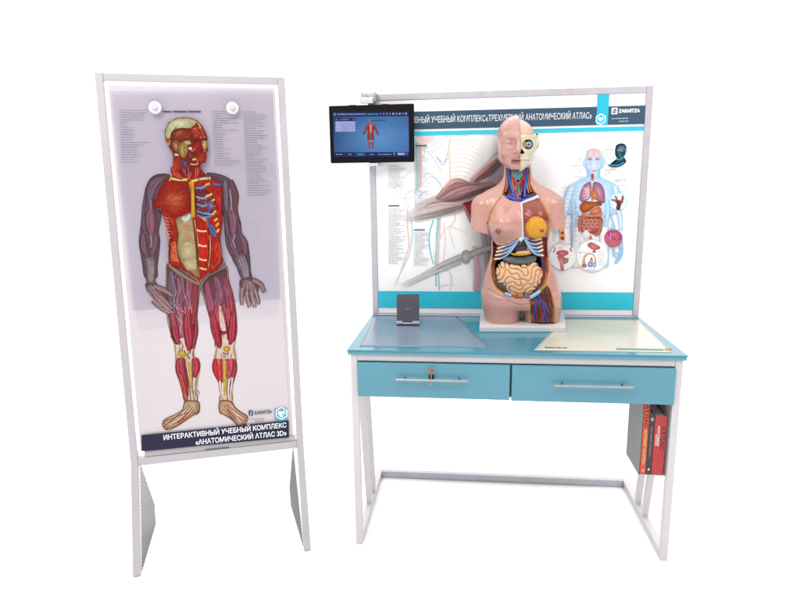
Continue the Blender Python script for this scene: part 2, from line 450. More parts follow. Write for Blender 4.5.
    LB.ribbon(z4(434,80, 436,120, 425,180, 432,240, 452,300, 462,400), [.6,3,3,3,3,1], 'ded6c0', '9c8a6a'); LB.ribbon(z4(540,70, 536,110, 545,170, 535,250, 522,340, 518,400), [.6,3,3,3,3,1], 'ded6c0', '8c7c60')
    LB.fan(z3(222,108, 212,180, 209,280, 214,380, 226,460, 240,530, 262,568, 278,560, 283,520, 300,508, 318,530, 322,580, 338,605, 355,590, 366,550, 367,500, 378,400, 388,300, 394,222, 330,170), '5a2c3c', '9a4c60', z3(300,330)[0])
    LB.fan(z3(543,118, 560,200, 584,300, 600,400, 599,480, 590,535, 572,548, 560,520, 552,505, 525,505, 522,540, 518,580, 505,590, 492,560, 489,520, 472,450, 450,380, 428,300, 411,226, 470,165), '5c2838', 'a0485c', z3(510,320)[0])
    # thigh muscles
    for a, wd_, c1, c2 in (
        (z3(235,160, 240,260, 250,400, 265,540), [5,9,9,4], '6a4a58', '8e7a84'),
        (z3(290,180, 285,300, 290,420, 300,520), [6,9,10,7], '7a3040', 'a86a78'),
        (z3(345,200, 335,320, 330,450, 335,570), [7,9,9,6], '9a2436', 'c05468'),
        (z3(375,230, 372,330, 355,440, 345,560), [4,6,6,4], '801c28', 'b43444'),
        (z3(440,220, 455,300, 480,420, 505,560), [5,8,8,5], '8a2c40', 'bc6478'),
        (z3(490,190, 515,270, 500,380, 515,480), [6,10,8,4], '7a3e52', 'ac7084'),
        (z3(545,200, 570,300, 578,420, 572,530), [5,8,9,6], '8c2436', 'b84a5c'),
        (z3(505,340, 492,420, 500,480, 510,570), [5,7,7,5], 'a01c2c', 'd05868'),
        (z3(555,360, 570,440, 575,480, 572,540), [5,6,6,4], 'a01c2c', 'cc4456')):
        limb(a, wd_, c1, c2)
    LB.poly(z3(510,345, 520,350, 532,400, 545,460, 548,490, 530,500, 518,480, 508,420), 'dcd6c0')
    LB.fan(z3(520,490, 552,490, 546,510, 528,512), '8c2030', 'b04a50')
    # veins/nerves on the viewer-left thigh
    for a in (z3(240,170, 260,260, 255,330, 290,420, 285,500), z3(300,190, 310,280, 335,350, 350,470), z3(325,200, 335,290, 352,380, 340,480),
              z3(270,190, 285,250, 270,300, 262,360), z3(215,360, 260,400, 300,450), z3(230,330, 285,365, 330,400)):
        LB.ribbon(a, .55, 'cfc4c4')
    for a in (z3(250,200, 270,280, 250,350), z3(310,230, 330,300, 345,400)): LB.ribbon(a, .5, '40507a')
    for i in range(26):
        x = 225 + 130*random.random(); y = 150 + 370*random.random(); LB.ribbon(z3(x, y, x + random.uniform(-14, 14), y + 18, x + random.uniform(-22, 22), y + 40), [.1,.45,.1], random.choice(['d8c8cc','5a6a9a','c8b0b8','48202c']))
    for i in range(26):
        x = 455 + 125*random.random(); y = 200 + 300*random.random(); x = 455 + (x-455)*.9 + (y-200)*.12; LB.ribbon(z3(x, y, x + 4, y + 20, x + 9, y + 44), [.1,.5,.1], random.choice(['d8a0ac','5c1c28','c87c8c','48182a']))
    # groin wedges
    LB.poly(z3(215,95, 240,120, 300,160, 345,190, 395,220, 385,228, 330,200, 270,165, 225,125), 'b8ac78')
    LB.poly(z3(530,100, 545,95, 545,130, 480,165, 420,195, 408,222, 398,222, 415,180, 470,160), 'a89a80')
    for a, wd_, c1, c2 in (
        (z4(190,-90, 200,-20, 208,30, 222,78), [3,6,6,2], '8a2032', 'b44456'), (z4(280,-110, 272,-40, 284,45, 278,112), [4,9,9,3], '8a2032', 'b43c50'),
        (z4(318,-90, 320,0, 312,50, 302,100), [2,4,4,1.5], '802030', '9c3a48'),
        (z4(410,-100, 426,-20, 440,50, 455,98), [4,8,6,2], '8a2032', 'b44456'), (z4(535,-100, 530,-20, 526,40, 512,80), [4,8,7,2], '8a2032', 'b43c50'),
        (z4(235,165, 232,220, 250,290, 268,370), [7,10,8,3], '8c2434', 'b0485c'), (z4(315,165, 320,210, 312,265), [6,8,3], '98202e', 'c84a58'),
        (z4(232,260, 250,330, 266,410), [4,5,2], '9c2c30', 'c25048'),
        (z4(447,170, 446,225, 460,300), [9,11,3], 'a41c2a', 'cc4048'), (z4(515,170, 515,220, 503,270), [9,10,3], 'a02030', 'c85a70'),
        (z4(540,180, 540,230, 525,300), [3,4,2], '8c2030', 'b04454')):
        limb(a, wd_, c1, c2)
    LB.fan(z4(215,125, 240,115, 265,130, 255,155, 225,150), 'a89030', 'd8cc60'); LB.fan(z4(475,100, 495,92, 515,105, 505,122, 482,120), 'a89030', 'd8c850')
    LB.ribbon(z4(275,180, 288,240, 295,330), [2.5,3,2], 'a08a2c', 'd6c452'); LB.ribbon(z4(482,175, 482,260, 478,370), [4,3.2,2.4], 'a88f2c', 'd8c450')
    for a in (z4(255,170, 270,250, 285,340, 290,420), z4(300,180, 300,260, 298,330, 312,410), z4(520,280, 510,340, 515,380), z4(500,270, 495,330, 500,400),
              z4(465,300, 470,350, 470,390), z4(225,60, 245,90, 235,120), z4(290,120, 270,140, 285,165), z4(470,130, 490,135, 505,130)):
        LB.ribbon(a, .7, '5a4440')
    for i in range(30):
        x, y = (215 + 100*random.random(), 20 + 380*random.random()); x = 205 + (x-215)*.9 + y*.12; LB.ribbon(z4(x, y, x + random.uniform(-6, 10), y + 16, x + random.uniform(-4, 12), y + 34), [.1,.5,.1], random.choice(['5a4038','3c5070','8c2c30','a89070']))
    for i in range(18):
        x, y = (445 + 80*random.random(), 60 + 330*random.random()); LB.ribbon(z4(x, y, x + 2, y + 16, x + 3, y + 36), [.1,.5,.1], random.choice(['6a5040','a08c70','8c3c3c','f0ece0']))
    for p in (z4(470,300, 472,390), z4(507,290, 503,390), z4(528,270, 514,380), z4(455,290, 465,370)): LB.ribbon(p, [1.6, .9], 'f0ece0', smooth=False)
    # feet
    LB.fan(z4(258,405, 330,405, 343,440, 335,475, 300,490, 235,535, 190,560, 150,570, 130,550, 128,530, 145,505, 200,480, 245,450), '5c4028', 'cdb890')
    LB.fan(z4(262,410, 326,410, 336,445, 328,468, 296,484, 228,530, 188,552, 152,562, 136,546, 136,530, 150,508, 205,482, 250,452), 'b09468', 'f2e8c8')
    LB.fan(z4(455,405, 520,405, 545,440, 575,465, 612,488, 615,510, 600,535, 575,550, 555,545, 520,510, 480,485, 452,468), '5c4028', 'cdb890')
    LB.fan(z4(459,410, 515,410, 540,444, 570,470, 606,492, 609,508, 596,528, 575,543, 557,538, 524,504, 484,480, 457,464), 'b09468', 'f2e8c8')
    for a in (z4(290,430, 235,490, 160,530), z4(300,440, 250,500, 185,540), z4(310,450, 275,490, 215,530), z4(280,425, 220,485, 145,520), z4(270,470, 200,500, 150,540),
              z4(480,430, 520,490, 560,530), z4(490,425, 540,480, 585,515), z4(500,425, 550,470, 600,500), z4(475,450, 520,500, 545,530), z4(320,420, 325,460, 300,475)):
        LB.ribbon(a, .7, '5a3a2c')
    for a in (z4(285,460, 235,510, 205,530), z4(495,450, 535,490, 555,515)): LB.ribbon(a, [1.6,2,.8], 'a04038', 'b86050')
    for c in ((138,540), (150,555), (170,560), (580,540), (598,525), (608,505)):
        LB.disc(z4(*c)[0], 2.1, 1.6, '8a5c44', 'c8a080')
    # arms
    armL = z2(225,62, 170,55, 125,75, 98,120, 84,180, 78,245, 70,310, 62,380, 56,440, 66,510, 76,570, 90,640, 150,640, 152,580, 162,500, 168,430, 160,380, 170,320, 172,265, 135,245, 150,190, 190,110)
    armR = z2(440,50, 520,60, 575,90, 602,140, 610,200, 612,270, 628,330, 634,390, 655,420, 672,470, 680,530, 684,600, 690,645, 640,645, 605,560, 570,500, 552,450, 545,380, 540,300, 525,260, 524,150, 500,100)
    shape(armL, '6c4c5c', '3a2826', .9); shape(armR, '6c4c5c', '3a2826', .9)
    for a, wd_, c1, c2 in (
        (z2(190,75, 135,115, 112,215), [6,12,5], '4c303e', '8c6878'), (z2(200,90, 165,140, 140,225), [2,5,2], '4c2c38', '86606e'), (z2(85,190, 78,260, 72,340), [2,3,2], '4c303e', '7c5868'), (z2(120,245, 118,320, 125,395), [5,13,5], '56303e', 'ac7080'),
        (z2(80,300, 78,350, 95,400), [3,5,2], '4a2c38', '805866'), (z2(78,400, 80,460, 105,540), [3,7,3], '54303a', '9c6672'),
        (z2(150,410, 140,470, 120,540), [3,6,2], '54303a', '9c6674'), (z2(575,250, 592,310, 590,390), [5,10,5], '56303e', 'ac7080'),
        (z2(545,100, 548,180, 552,255), [4,6,2], '504050', '9a8e98'), (z2(575,95, 602,170, 602,250), [5,6,3], '5c2c34', '8c4c54'), (z2(540,270, 552,340, 558,400), [2,4,2], '4c303e', '866474'), (z2(620,330, 630,390, 645,440), [2,3,2], '4c303e', '7c5868'),
        (z2(640,410, 655,460, 660,530), [4,7,3], '54303a', '9c6672'), (z2(570,410, 595,470, 625,540), [3,6,2], '54303a', '9a6672')):
        limb(a, wd_, c1, c2)
    for a in (z2(120,240, 122,200, 118,250), z2(118,400, 125,440, 118,470), z2(600,395, 588,430, 600,470), z2(570,140, 578,200, 580,255),
              z2(115,540, 118,600), z2(105,530, 100,600), z2(130,540, 135,600), z2(640,530, 655,600), z2(625,530, 640,590), z2(655,530, 672,600)):
        LB.ribbon(a, 1.4, 'a8a8a4', 'b8b8b0', smooth=False)
    # forearms to hands
    LB.ribbon(z3(112,70, 120,140, 118,200, 135,250), [14,12,9,12], '46383c', ['8a7880','989490','a29c94','94847c'])
    LB.ribbon(z3(620,60, 650,130, 662,185, 670,220), [15,13,9.5,12], '46383c', ['8a7484','94909a','a29c94','9a8078'])
    for a in (z3(105,80, 110,140, 112,200), z3(118,90, 122,150, 122,205), z3(132,85, 132,150, 130,200), z3(620,80, 645,140, 655,185), z3(635,70, 658,130, 665,180), z3(648,65, 668,120, 674,178)):
        LB.ribbon(a, .9, 'c0bcb0')
    LB.fan(z3(92,215, 150,220, 185,255, 215,320, 190,350, 150,330, 115,285, 92,250), '5a3c40', 'a8847c')
    for a, wd_ in ((z3(135,235, 190,255, 232,282, 243,292), [4,5,3.4,2]), (z3(175,290, 215,335, 240,362), [4,4,2.2]), (z3(160,305, 205,350, 240,385), [4,4,2.4]),
                   (z3(145,320, 190,360, 230,390), [4,3.6,2.2]), (z3(130,315, 165,350, 205,380), [4,3.4,2])):
        LB.ribbon(a, [q + 1 for q in wd_], '3c2c2c', '6a5450'); LB.ribbon(a, wd_, '8a645c', 'bfa898')
    for a in (z3(110,235, 150,300, 215,370), z3(120,230, 165,290, 230,350), z3(100,240, 130,300, 180,350)): LB.ribbon(a, .7, 'd0c8b8')
    LB.fan(z3(630,195, 700,185, 725,215, 735,255, 715,285, 660,280, 630,255), '5a3c40', 'a8787c')
    for a, wd_ in ((z3(700,200, 745,225, 768,270), [5,4.4,3]), (z3(640,245, 636,300, 638,342), [4,3.2,2.4]), (z3(664,265, 672,315, 682,355), [4,3.4,2.4]),
                   (z3(690,265, 700,315, 714,355), [4,3.4,2.4]), (z3(712,255, 726,300, 736,338), [4,3.2,2.2])):
        LB.ribbon(a, [q + 1 for q in wd_], '3c2c2c', '6a5450'); LB.ribbon(a, wd_, '8a6460', 'b8a49c')
    for a in (z3(660,200, 645,250, 640,330), z3(668,205, 668,260, 682,340), z3(675,205, 695,260, 712,340), z3(680,205, 712,250, 732,330)): LB.ribbon(a, .7, 'd0c8c0')
    LB.build('printed_limbs', PRINT, st)
    # small print columns
    def column(x0, x1, y0, n, dy, slope, lens, h=.5):
        for i in range(n): LB.words(x0 + i*.12, y0 + i*dy, x1 + i*.12, h, slope, '7a7686', lens(i))
    LB = Print(wo(O + nn*-.0015), wd(ux), wd(up), wd(nn), base=.005)
    column(119.5, 148, 110, 22, 2.47, .012, lambda i: [1,.95,.85,.9,.85,.3,.28,.45,.5,.4,.5,.45,.4,1,.8,.6,.55,.6,.75,.65,.4,.6][i])
    LB.build('small_print', PRINTFINE, st); LB = Print(wo(O + nn*-.0015), wd(ux), wd(up), wd(nn), base=.005)
    column(212, 240, 111, 24, 2.36, .012, lambda i: random.choice([.35,.5,.6,.9,.7,.45]))
    LB.build('small_print', PRINTFINE, st); LB = Print(wo(O + nn*-.0015), wd(ux), wd(up), wd(nn), base=.005)
    column(243, 268, 111.5, 36, 2.38, .012, lambda i: random.choice([.5,.7,.8,.95,.65,.85]))
    LB.build('small_print', PRINTFINE, st); LB = Print(wo(O + nn*-.0015), wd(ux), wd(up), wd(nn), base=.005)
    for x0, x1 in ((163, 172), (173, 187), (188, 201)): LB.poly([(x0,111),(x1,111.1),(x1,112.5),(x0,112.4)], '4a4658')
    LB.build('heading_line', PRINTFINE, st); LB = Print(wo(O + nn*-.0015), wd(ux), wd(up), wd(nn), base=.005)
    # company mark, address lines
    LB.poly([(274.2,408.6),(286.6,407.6),(287.6,420.1),(275.0,421.6)], '5a9ab4')
    hx = [(281.5 + 6*math.sin(math.pi/3*i), 413.0 - 6*math.cos(math.pi/3*i)) for i in range(6)]
    LB.ribbon(hx[2:] + hx[:2] + hx[2:3], 1.0, 'e8eef2', smooth=False)
    LB.fan([(281.6,417),(278.2,413.6),(278.2,411.4),(280,410.6),(281.6,411.8),(283.2,410.4),(285,411.2),(285,413.4)], 'dfeaf0', 'ffffff')
    LB.poly([(281.8,413.6),(284.6,411.8),(284.2,415),(282.4,416)], '7fb4cc')
    LB.build('emblem', PRINTFINE, st); LB = Print(wo(O + nn*-.0015), wd(ux), wd(up), wd(nn), base=.005)
    LB.poly([(248.6,410.5),(252.8,410.2),(253,415),(248.8,415.3)], '2a2838')
    LB.poly([(249.8,411.6),(252.0,411.4),(250.6,413.9),(252.2,413.8),(252.2,414.2),(249.6,414.4),(251.2,411.9),(249.8,412)], 'd8d2dc')
    LB.build('company_mark', PRINTFINE, st); LB = Print(wo(O + nn*-.0015), wd(ux), wd(up), wd(nn), base=.005)
    LB.words(249.5, 418.6, 266, .7, -.03, '8a8694'); LB.words(255, 420.6, 265.6, .7, -.03, '8a8694')
    LB.build('address_lines', PRINTFINE, st)
    lettering('company_lettering', 'ZARNITZA', pr, 254.2, 272.0, 410.2, 413.4, TEXTD, st, .03, z=.0056)
    # clear sheet over the upper part, its lower edge showing across the thighs
    cm = mat('clear_lavender_sheet', (.8, .8, .85, 1), .15); cn = cm.node_tree.nodes
    tr = cn.new('ShaderNodeBsdfTransparent'); tr.inputs[0].default_value = (.914, .912, .938, 1); mx = cn.new('ShaderNodeMixShader'); mx.inputs[0].default_value = .008
    cm.node_tree.links.new(tr.outputs[0], mx.inputs[1]); cm.node_tree.links.new(cn['Principled BSDF'].outputs[0], mx.inputs[2])
    cm.node_tree.links.new(mx.outputs[0], cn['Material Output'].inputs['Surface'])
    def sheet(name, q, d):
        st_ = [pr.st(*p) for p in q]
        v = [O + ux*a + up*b + nn*dd for dd in (d, d+.0008) for a, b in st_]
        MB().add(v, [(3,2,1,0),(4,5,6,7),(0,1,5,4),(1,2,6,5),(2,3,7,6),(3,0,4,7)]).build(name, cm, st)
    sheet('clear_sheet', [(133.5,310.5),(280.5,298.5),(272.5,91.5),(110.5,91.5)], .012)
    cm2 = cm.copy(); cm2.name = 'clear_thin_sheet'; cm2.node_tree.nodes['Transparent BSDF'].inputs[0].default_value = (.975, .97, .978, 1)
    cm = cm2
    sheet('clear_sheet', [(138.5,330),(279,315.5),(280.5,94),(113,95)], .015)
    # --- torso and head printed on the front sheet
    fp = Print(wo(O + nn*.0160), wd(ux), wd(up), wd(nn), ink=.72)
    fp.poly(z2(195,85, 250,60, 262,20, 250,-30, 400,-30, 395,15, 440,60, 520,95, 528,150, 525,240, 530,330, 515,420, 525,520, 535,545, 500,600, 420,632, 395,655, 380,650, 330,610, 250,580, 220,560, 218,500, 228,430, 215,370, 185,290, 175,250, 130,245, 140,200), '7a1c18')
    fp.poly(z2(200,95, 250,66, 330,80, 420,66, 515,100, 522,160, 518,240, 522,330, 508,420, 518,520, 525,545, 495,592, 415,640, 395,665, 375,648, 330,606, 255,572, 226,555, 226,500, 236,430, 225,370, 195,290, 180,250, 140,240, 150,200), 'a02018')
    # pectoral with fibre fan
    fp.fan(z2(215,80, 280,85, 340,90, 350,180, 345,260, 310,280, 265,305, 225,285, 180,250, 132,240, 150,195, 185,125), '7c1610', 'a82a1a', z2(225,190)[0])
    ctr = (150, 222)
    for i in range(46):
        a_ = -.98 + 1.62*i/45 + random.uniform(-.02, .02); L_ = (190 + 18*math.sin(i*2.1)) * (1 - .10*(a_ > .3)) * (.86 if a_ < -.55 else 1)
        p_ = [(ctr[0] + L_*f*math.cos(a_ * (.35 + .65*f)), ctr[1] + (-10 + 26*i/45)*(1-f) + L_*f*math.sin(a_ * (.45 + .55*f)) * (.9 if a_ > 0 else 1)) for f in (.02, .3, .55, .8, .97)]
        hot = math.exp(-((i - 20)/13)**2)
        m1 = mixh('a42c1a', random.choice(['d8a060', 'c87844', 'd08c50']), hot*random.uniform(.3, .95)); dk_ = random.choice(['7c1610', '8c1c12', '96200f'])
        fp.ribbon([z2(*q)[0] for q in p_], [.3, 1.0, 1.15, .9, .2], [dk_, dk_, mixh(dk_, m1, .5), dk_, dk_], [dk_, mixh(dk_, m1, .6), m1, mixh(dk_, m1, .5), dk_])
    # clavicles + sternum + neck
    for a in (z2(228,75, 280,85, 328,82), z2(350,95, 400,80, 460,75)): fp.ribbon(a, [3,2.2,3.2], 'b09028', ['e8d048','d8ccae','e8d048'])
    fp.ribbon(z2(350,95, 355,150, 360,220, 360,298), [5.5,4,4,4.2], 'a07c18', ['dcb838','d0a028','d8ac28','c89820'])
    for a, wd_, c1, c2 in ((z2(255,10, 265,50, 300,75), [7,8,3], '8a1a14', 'c8382a'), (z2(330,0, 330,40, 340,78), [5,5,3], '901c16', 'cc4a3a'),
                           (z2(380,0, 385,40, 375,75), [6,6,3], '8a1a14', 'c43a2a'), (z2(300,-10, 310,30, 318,70), [4,4,2], '7a1810', 'b43226')):
        fp.muscle(a, wd_, c1, c2)
    fp.fan(z2(305,0, 325,0, 328,22, 312,28), '243058', '4a5c90'); fp.ribbon(z2(350,40, 345,65), 1, '6a6a98', smooth=False)
    # ribs (viewer right)
    fp.fan(z2(375,150, 430,140, 480,190, 490,260, 470,290, 400,290, 372,250), '5a1c30', '8a2c34')
    for a, c1, c2 in ((z2(370,130, 410,130, 440,112), '38587c', '7aa0c0'), (z2(375,180, 420,190, 460,170), '38587c', '84a8c8'), (z2(378,220, 420,235, 455,215), '38587c', '6c98c0'),
                      (z2(380,262, 420,275, 470,280), '30507c', '6c98c8'), (z2(385,285, 430,300, 480,280), '30507c', '5c88b8'), (z2(442,310, 450,350, 480,405), '204068', '4a7cb0'), (z2(462,340, 480,370, 488,410), '204068', '4878a8')):
        fp.ribbon(a, [1.4,2.6,2], c1, c2)
    for a in (z2(430,115, 455,105), z2(430,180, 470,165), z2(460,210, 485,195), z2(470,285, 490,260), z2(480,320, 500,305), z2(490,350, 505,330), z2(495,385, 508,365)): fp.ribbon(a, [2,2.6], 'b08c28', 'e0b848', smooth=False)
    fp.fan(z2(440,210, 475,205, 480,250, 450,265), '4a3060', '8a78a8'); fp.fan(z2(460,98, 525,105, 522,125, 465,118), '2c3c50', '5880a8')
    fp.fan(z2(475,125, 520,130, 522,260, 500,300, 485,200), '8c1a14', 'cc2a20')
    fp.fan(z2(380,295, 435,300, 440,340, 410,325), 'c07a48', 'ecb48c')
    # serratus, oblique
    for i in range(7): fp.ribbon(z2(190 + i*3, 290 + i*18, 210 + i*2, 305 + i*18, 228 + i*2, 300 + i*19), [.6,1.4,.6], 'b04838', 'd89080')
    fp.fan(z2(225,420, 262,440, 265,500, 285,570, 250,575, 222,550, 222,490), '8c1c14', 'd04a24')
    for i in range(9): fp.ribbon(z2(228 + i, 455 + i*11, 250 + i*2, 440 + i*13, 265 + i*2, 452 + i*13), [.3,.9,.3], 'e08c58')
    # rectus sheath (viewer left pale, viewer right red with tendinous bands)
    fp.fan(z2(262,315, 300,290, 345,275, 358,310, 375,420, 385,540, 388,640, 350,610, 315,590, 285,540, 270,470, 275,390), '8a7a58', 'b8ac8c')
    for a in ((275,340, 350,315, 360,365, 285,385), (283,395, 362,378, 368,440, 290,450), (292,465, 372,450, 378,520, 300,535), (305,548, 380,532, 384,595, 325,600)):
        fp.fan(z2(*a), 'a8966c', 'b07c64' if a[1] < 400 else 'c8b488')
    fp.ribbon(z2(300,300, 320,310, 345,285), [4,5,3], 'a8aca0', 'd0d0c4')
    fp.fan(z2(378,300, 435,330, 448,420, 450,520, 440,590, 400,640, 392,560, 382,420), '961810', 'd02a1c')
    for y, x0 in ((375, 378), (460, 388), (540, 394), (592, 398)): fp.ribbon(z2(x0, y - 6, x0 + 25, y + 3, 438, y + 2), [2,1.6,1.8], 'd8a468', 'f0d4a0')
    for a in (z2(455,400, 458,480, 448,580), z2(485,430, 490,520, 470,590), z2(368,310, 385,420, 392,540, 394,640)): fp.ribbon(a, [.8,1.2,.8,.8][:len(a)], 'c8a070')
    fp.fan(z2(470,430, 508,425, 518,520, 520,545, 480,590, 470,520), '961a12', 'd83424')
    fp.ribbon(z2(508,440, 515,520, 500,570), .9, 'b85838')
    # head
    fp.poly(z1(212,235, 210,180, 235,125, 290,92, 345,86, 400,92, 445,112, 478,150, 500,200, 512,235, 505,260, 512,300, 518,318, 503,330, 505,360, 497,405, 470,414, 450,440, 400,450, 340,440, 300,420, 270,370, 262,330, 240,300, 225,275), '6e2018')
    fp.fan(z1(218,235, 216,185, 240,130, 292,98, 345,92, 395,98, 432,114, 420,140, 400,160, 345,165, 290,170, 260,190, 248,235, 240,290, 225,268), '98905c', 'c8ccb0', z1(300,130)[0])
    fp.fan(z1(248,225, 262,185, 300,166, 355,162, 398,180, 410,215, 400,245, 350,248, 300,255, 250,252), '5c1810', '9c3c20')
    fp.fan(z1(395,160, 430,142, 452,175, 460,230, 430,250, 408,215), '84201a', 'b03a2c'); fp.fan(z1(440,118, 472,150, 492,205, 498,230, 470,225, 458,170), '8c2c1c', 'a84830')
    fp.fan(z1(430,112, 446,120, 470,160, 462,170), 'a08c48', 'c0ac60')
    fp.fan(z1(215,232, 245,238, 240,268, 222,262), '80281c', 'a04030')
    fp.fan(z1(262,265, 285,248, 312,262, 318,300, 305,330, 285,325, 268,300), '6a3c20', 'c08a5c'); fp.ribbon(z1(280,265, 300,275, 300,310, 288,322), 1.1, '70401c')
    fp.fan(z1(318,270, 360,268, 372,320, 350,370, 322,360, 312,330), '7c6030', 'b89850'); fp.fan(z1(340,255, 385,250, 400,275, 360,282), '8a8850', 'b4b480')
    fp.fan(z1(405,250, 440,240, 470,262, 468,330, 440,360, 405,330, 395,290), '6c1014', '9c2420'); fp.fan(z1(370,335, 400,330, 418,360, 400,385, 370,372), '5c1428', '882a3a')
    fp.fan(z1(470,255, 500,250, 506,300, 490,320, 475,290), '98602c', 'd0b078'); fp.fan(z1(375,298, 400,295, 405,318, 380,315), 'b0a890', 'e8e4d8')
    fp.fan(z1(448,345, 500,335, 500,400, 455,408, 440,375), '7c1a14', 'b03424'); fp.ribbon(z1(470,372, 498,370), .9, '4c0c0c', smooth=False); fp.ribbon(z1(405,385, 430,380), 2, 'c0a038', 'd8b848', smooth=False)
    fp.fan(z1(275,340, 305,345, 310,360, 280,358), 'b0a47c', 'd8d0b0'); fp.fan(z1(275,360, 330,375, 335,440, 290,470, 268,430), '7c1a14', 'a83024')
    fp.fan(z1(330,385, 368,395, 362,440, 345,445), '28385c', '4c68a0'); fp.ribbon(z1(390,415, 425,420, 445,410), 1.2, 'b89060', 'd8b890')
    for a in (z1(250,200, 300,175, 350,170), z1(255,220, 300,200, 360,180), z1(260,240, 320,225, 385,205), z1(450,300, 420,320, 430,350), z1(350,290, 345,320, 355,350)): fp.ribbon(a, .5, '5a1c10')
    fp.ribbon(z1(470,248, 508,238), 1.2, '40140c', smooth=False); fp.disc(z1(486,256)[0], 1.0, .7, '301010', 'd0c8c0')
    # fibres on the straight and oblique muscles, neck and scalp
    for i in range(22):
        x = 386 + 60*random.random(); y = random.choice([318, 385, 470, 548]); fp.ribbon(z2(x, y, x + 2, y + 25, x + 1, y + 50), [.1,.5,.1], random.choice(['7c120c','e05a40','8c1a12','c83a28']))
    for i in range(24):
        y = 425 + 140*random.random(); x = 472 + 40*random.random(); fp.ribbon(z2(x, y, x - 8, y + 22, x - 18, y + 40), [.1,.5,.1], random.choice(['7c120c','d85a40','8c1a12']))
    for i in range(20):
        y = 300 + 240*random.random(); x = 205 + 45*random.random()*(1 if y > 420 else .6); fp.ribbon(z2(x, y, x + 10, y + 20, x + 14, y + 42), [.1,.6,.1], random.choice(['6c100a','d8603c','8c1a12','e08858']))
    for i in range(16):
        x = 485 + 30*random.random(); y = 130 + 130*random.random(); fp.ribbon(z2(x, y, x - 3, y + 22, x - 8, y + 40), [.1,.5,.1], random.choice(['6c100a','d85038','8c1a12']))
    for i in range(16):
        x = 270 + 120*random.random(); y = 380 + 70*random.random(); fp.ribbon(z1(x, y, x + 4, y + 28, x + 12, y + 55), [.1,.6,.1], random.choice(['5c0e0a','d05844','741812','b84434']))
    for i in range(14):
        f_ = i/13; fp.ribbon(z1(255 + 60*f_, 245 - 6*f_, 275 + 60*f_, 205 - 20*f_, 320 + 60*f_, 172 + 10*f_), [.1,.5,.1], random.choice(['4c120a','b06038','6c1c10']))
    for i in range(26):
        x = 395 + 105*random.random(); y = 150 + 240*random.random(); dx, dy = random.choice([(14, 22), (-10, 24), (22, 4), (18, -10)])
        if 470 < x and y < 200: continue
        fp.ribbon(z1(x, y, x + dx*.5, y + dy*.5 + 2, x + dx, y + dy), [.1,.7,.1], random.choice(['4c0c0a','c86848','7c1c14','d89868','5c1010']))
    for p in (z2(262,315, 272,400, 268,470, 285,540, 318,592), z2(355,310, 372,420, 382,540, 386,635), z2(215,290, 232,372, 236,430, 226,500, 228,555), z2(375,300, 382,420, 392,560, 398,645), z2(448,330, 452,420, 452,520, 440,592), z2(350,90, 346,180, 344,262), z2(370,110, 374,200, 374,292)):
        fp.ribbon(p, [.2] + [.6]*(len(p)-2) + [.2], '3c120c')
    for i in range(30):
        x = 380 + 100*random.random(); y = 140 + 150*random.random(); fp.ribbon(z2(x, y, x + random.uniform(-8, 12), y + random.uniform(-8, 8)), random.uniform(.3, .8), random.choice(['4870a0','7a2038','d8c8b0','38485c','c09048','8ca8c0']), smooth=False)
    for p in (z2(240,75, 225,92, 232,70), z2(420,70, 440,64, 450,82), z2(300,60, 312,72, 330,66), z2(390,70, 396,92, 410,100)):
        fp.ribbon(p, .8, random.choice(['4a5c90','c8a848','6c1c20']))
    fp.build('printed_torso', PRINT, st)
    # caption band
    cb = Print(wo(O + nn*-.0015), wd(ux), wd(up), wd(nn), base=.0075)
    s_ = [pr.st(141.8,434.5), pr.st(288.6,419.6)]
    tb = (.0545, .1045)
    cb.poly([(141.6,434.6),(288.7,419.8),(288.9,436.9),(142.1,450.6)], (.022, .021, .048, 1))
    cb.build('caption_band', PRINTFINE, st)
    lettering('caption_text', 'ИНТЕРАКТИВНЫЙ УЧЕБНЫЙ КОМПЛЕКС', cb, 163.5, 286.8, 428.0, 433.0, TEXTW, st, .018, z=.0083, xm=225)
    lettering('caption_text', '«АНАТОМИЧЕСКИЙ АТЛАС 3D»', cb, 195.5, 286.8, 434.2, 439.2, TEXTW, st, .018, z=.0083, xm=242)
    # stand-off knobs
    for px, py in ((156.0, 108.5), (232.6, 109.0)):
        s_, t_ = pr.st(px, py); c = O + ux*s_ + up*t_
        def cy(r, d0, d1, r1=None): return MB().cyl(c + nn*d0, c + nn*d1, r, 36, r1)
        k = cy(.0225, .0125, .023, .0215).build('knob', mat('white_plastic', (.66, .64, .66, 1), .35), st, .003)
        cy(.0105, .0228, .034, .0095).build('knob_cap', mat('pale_plastic', (.52, .50, .54, 1), .3), k, .002)
    return st
make_stand()

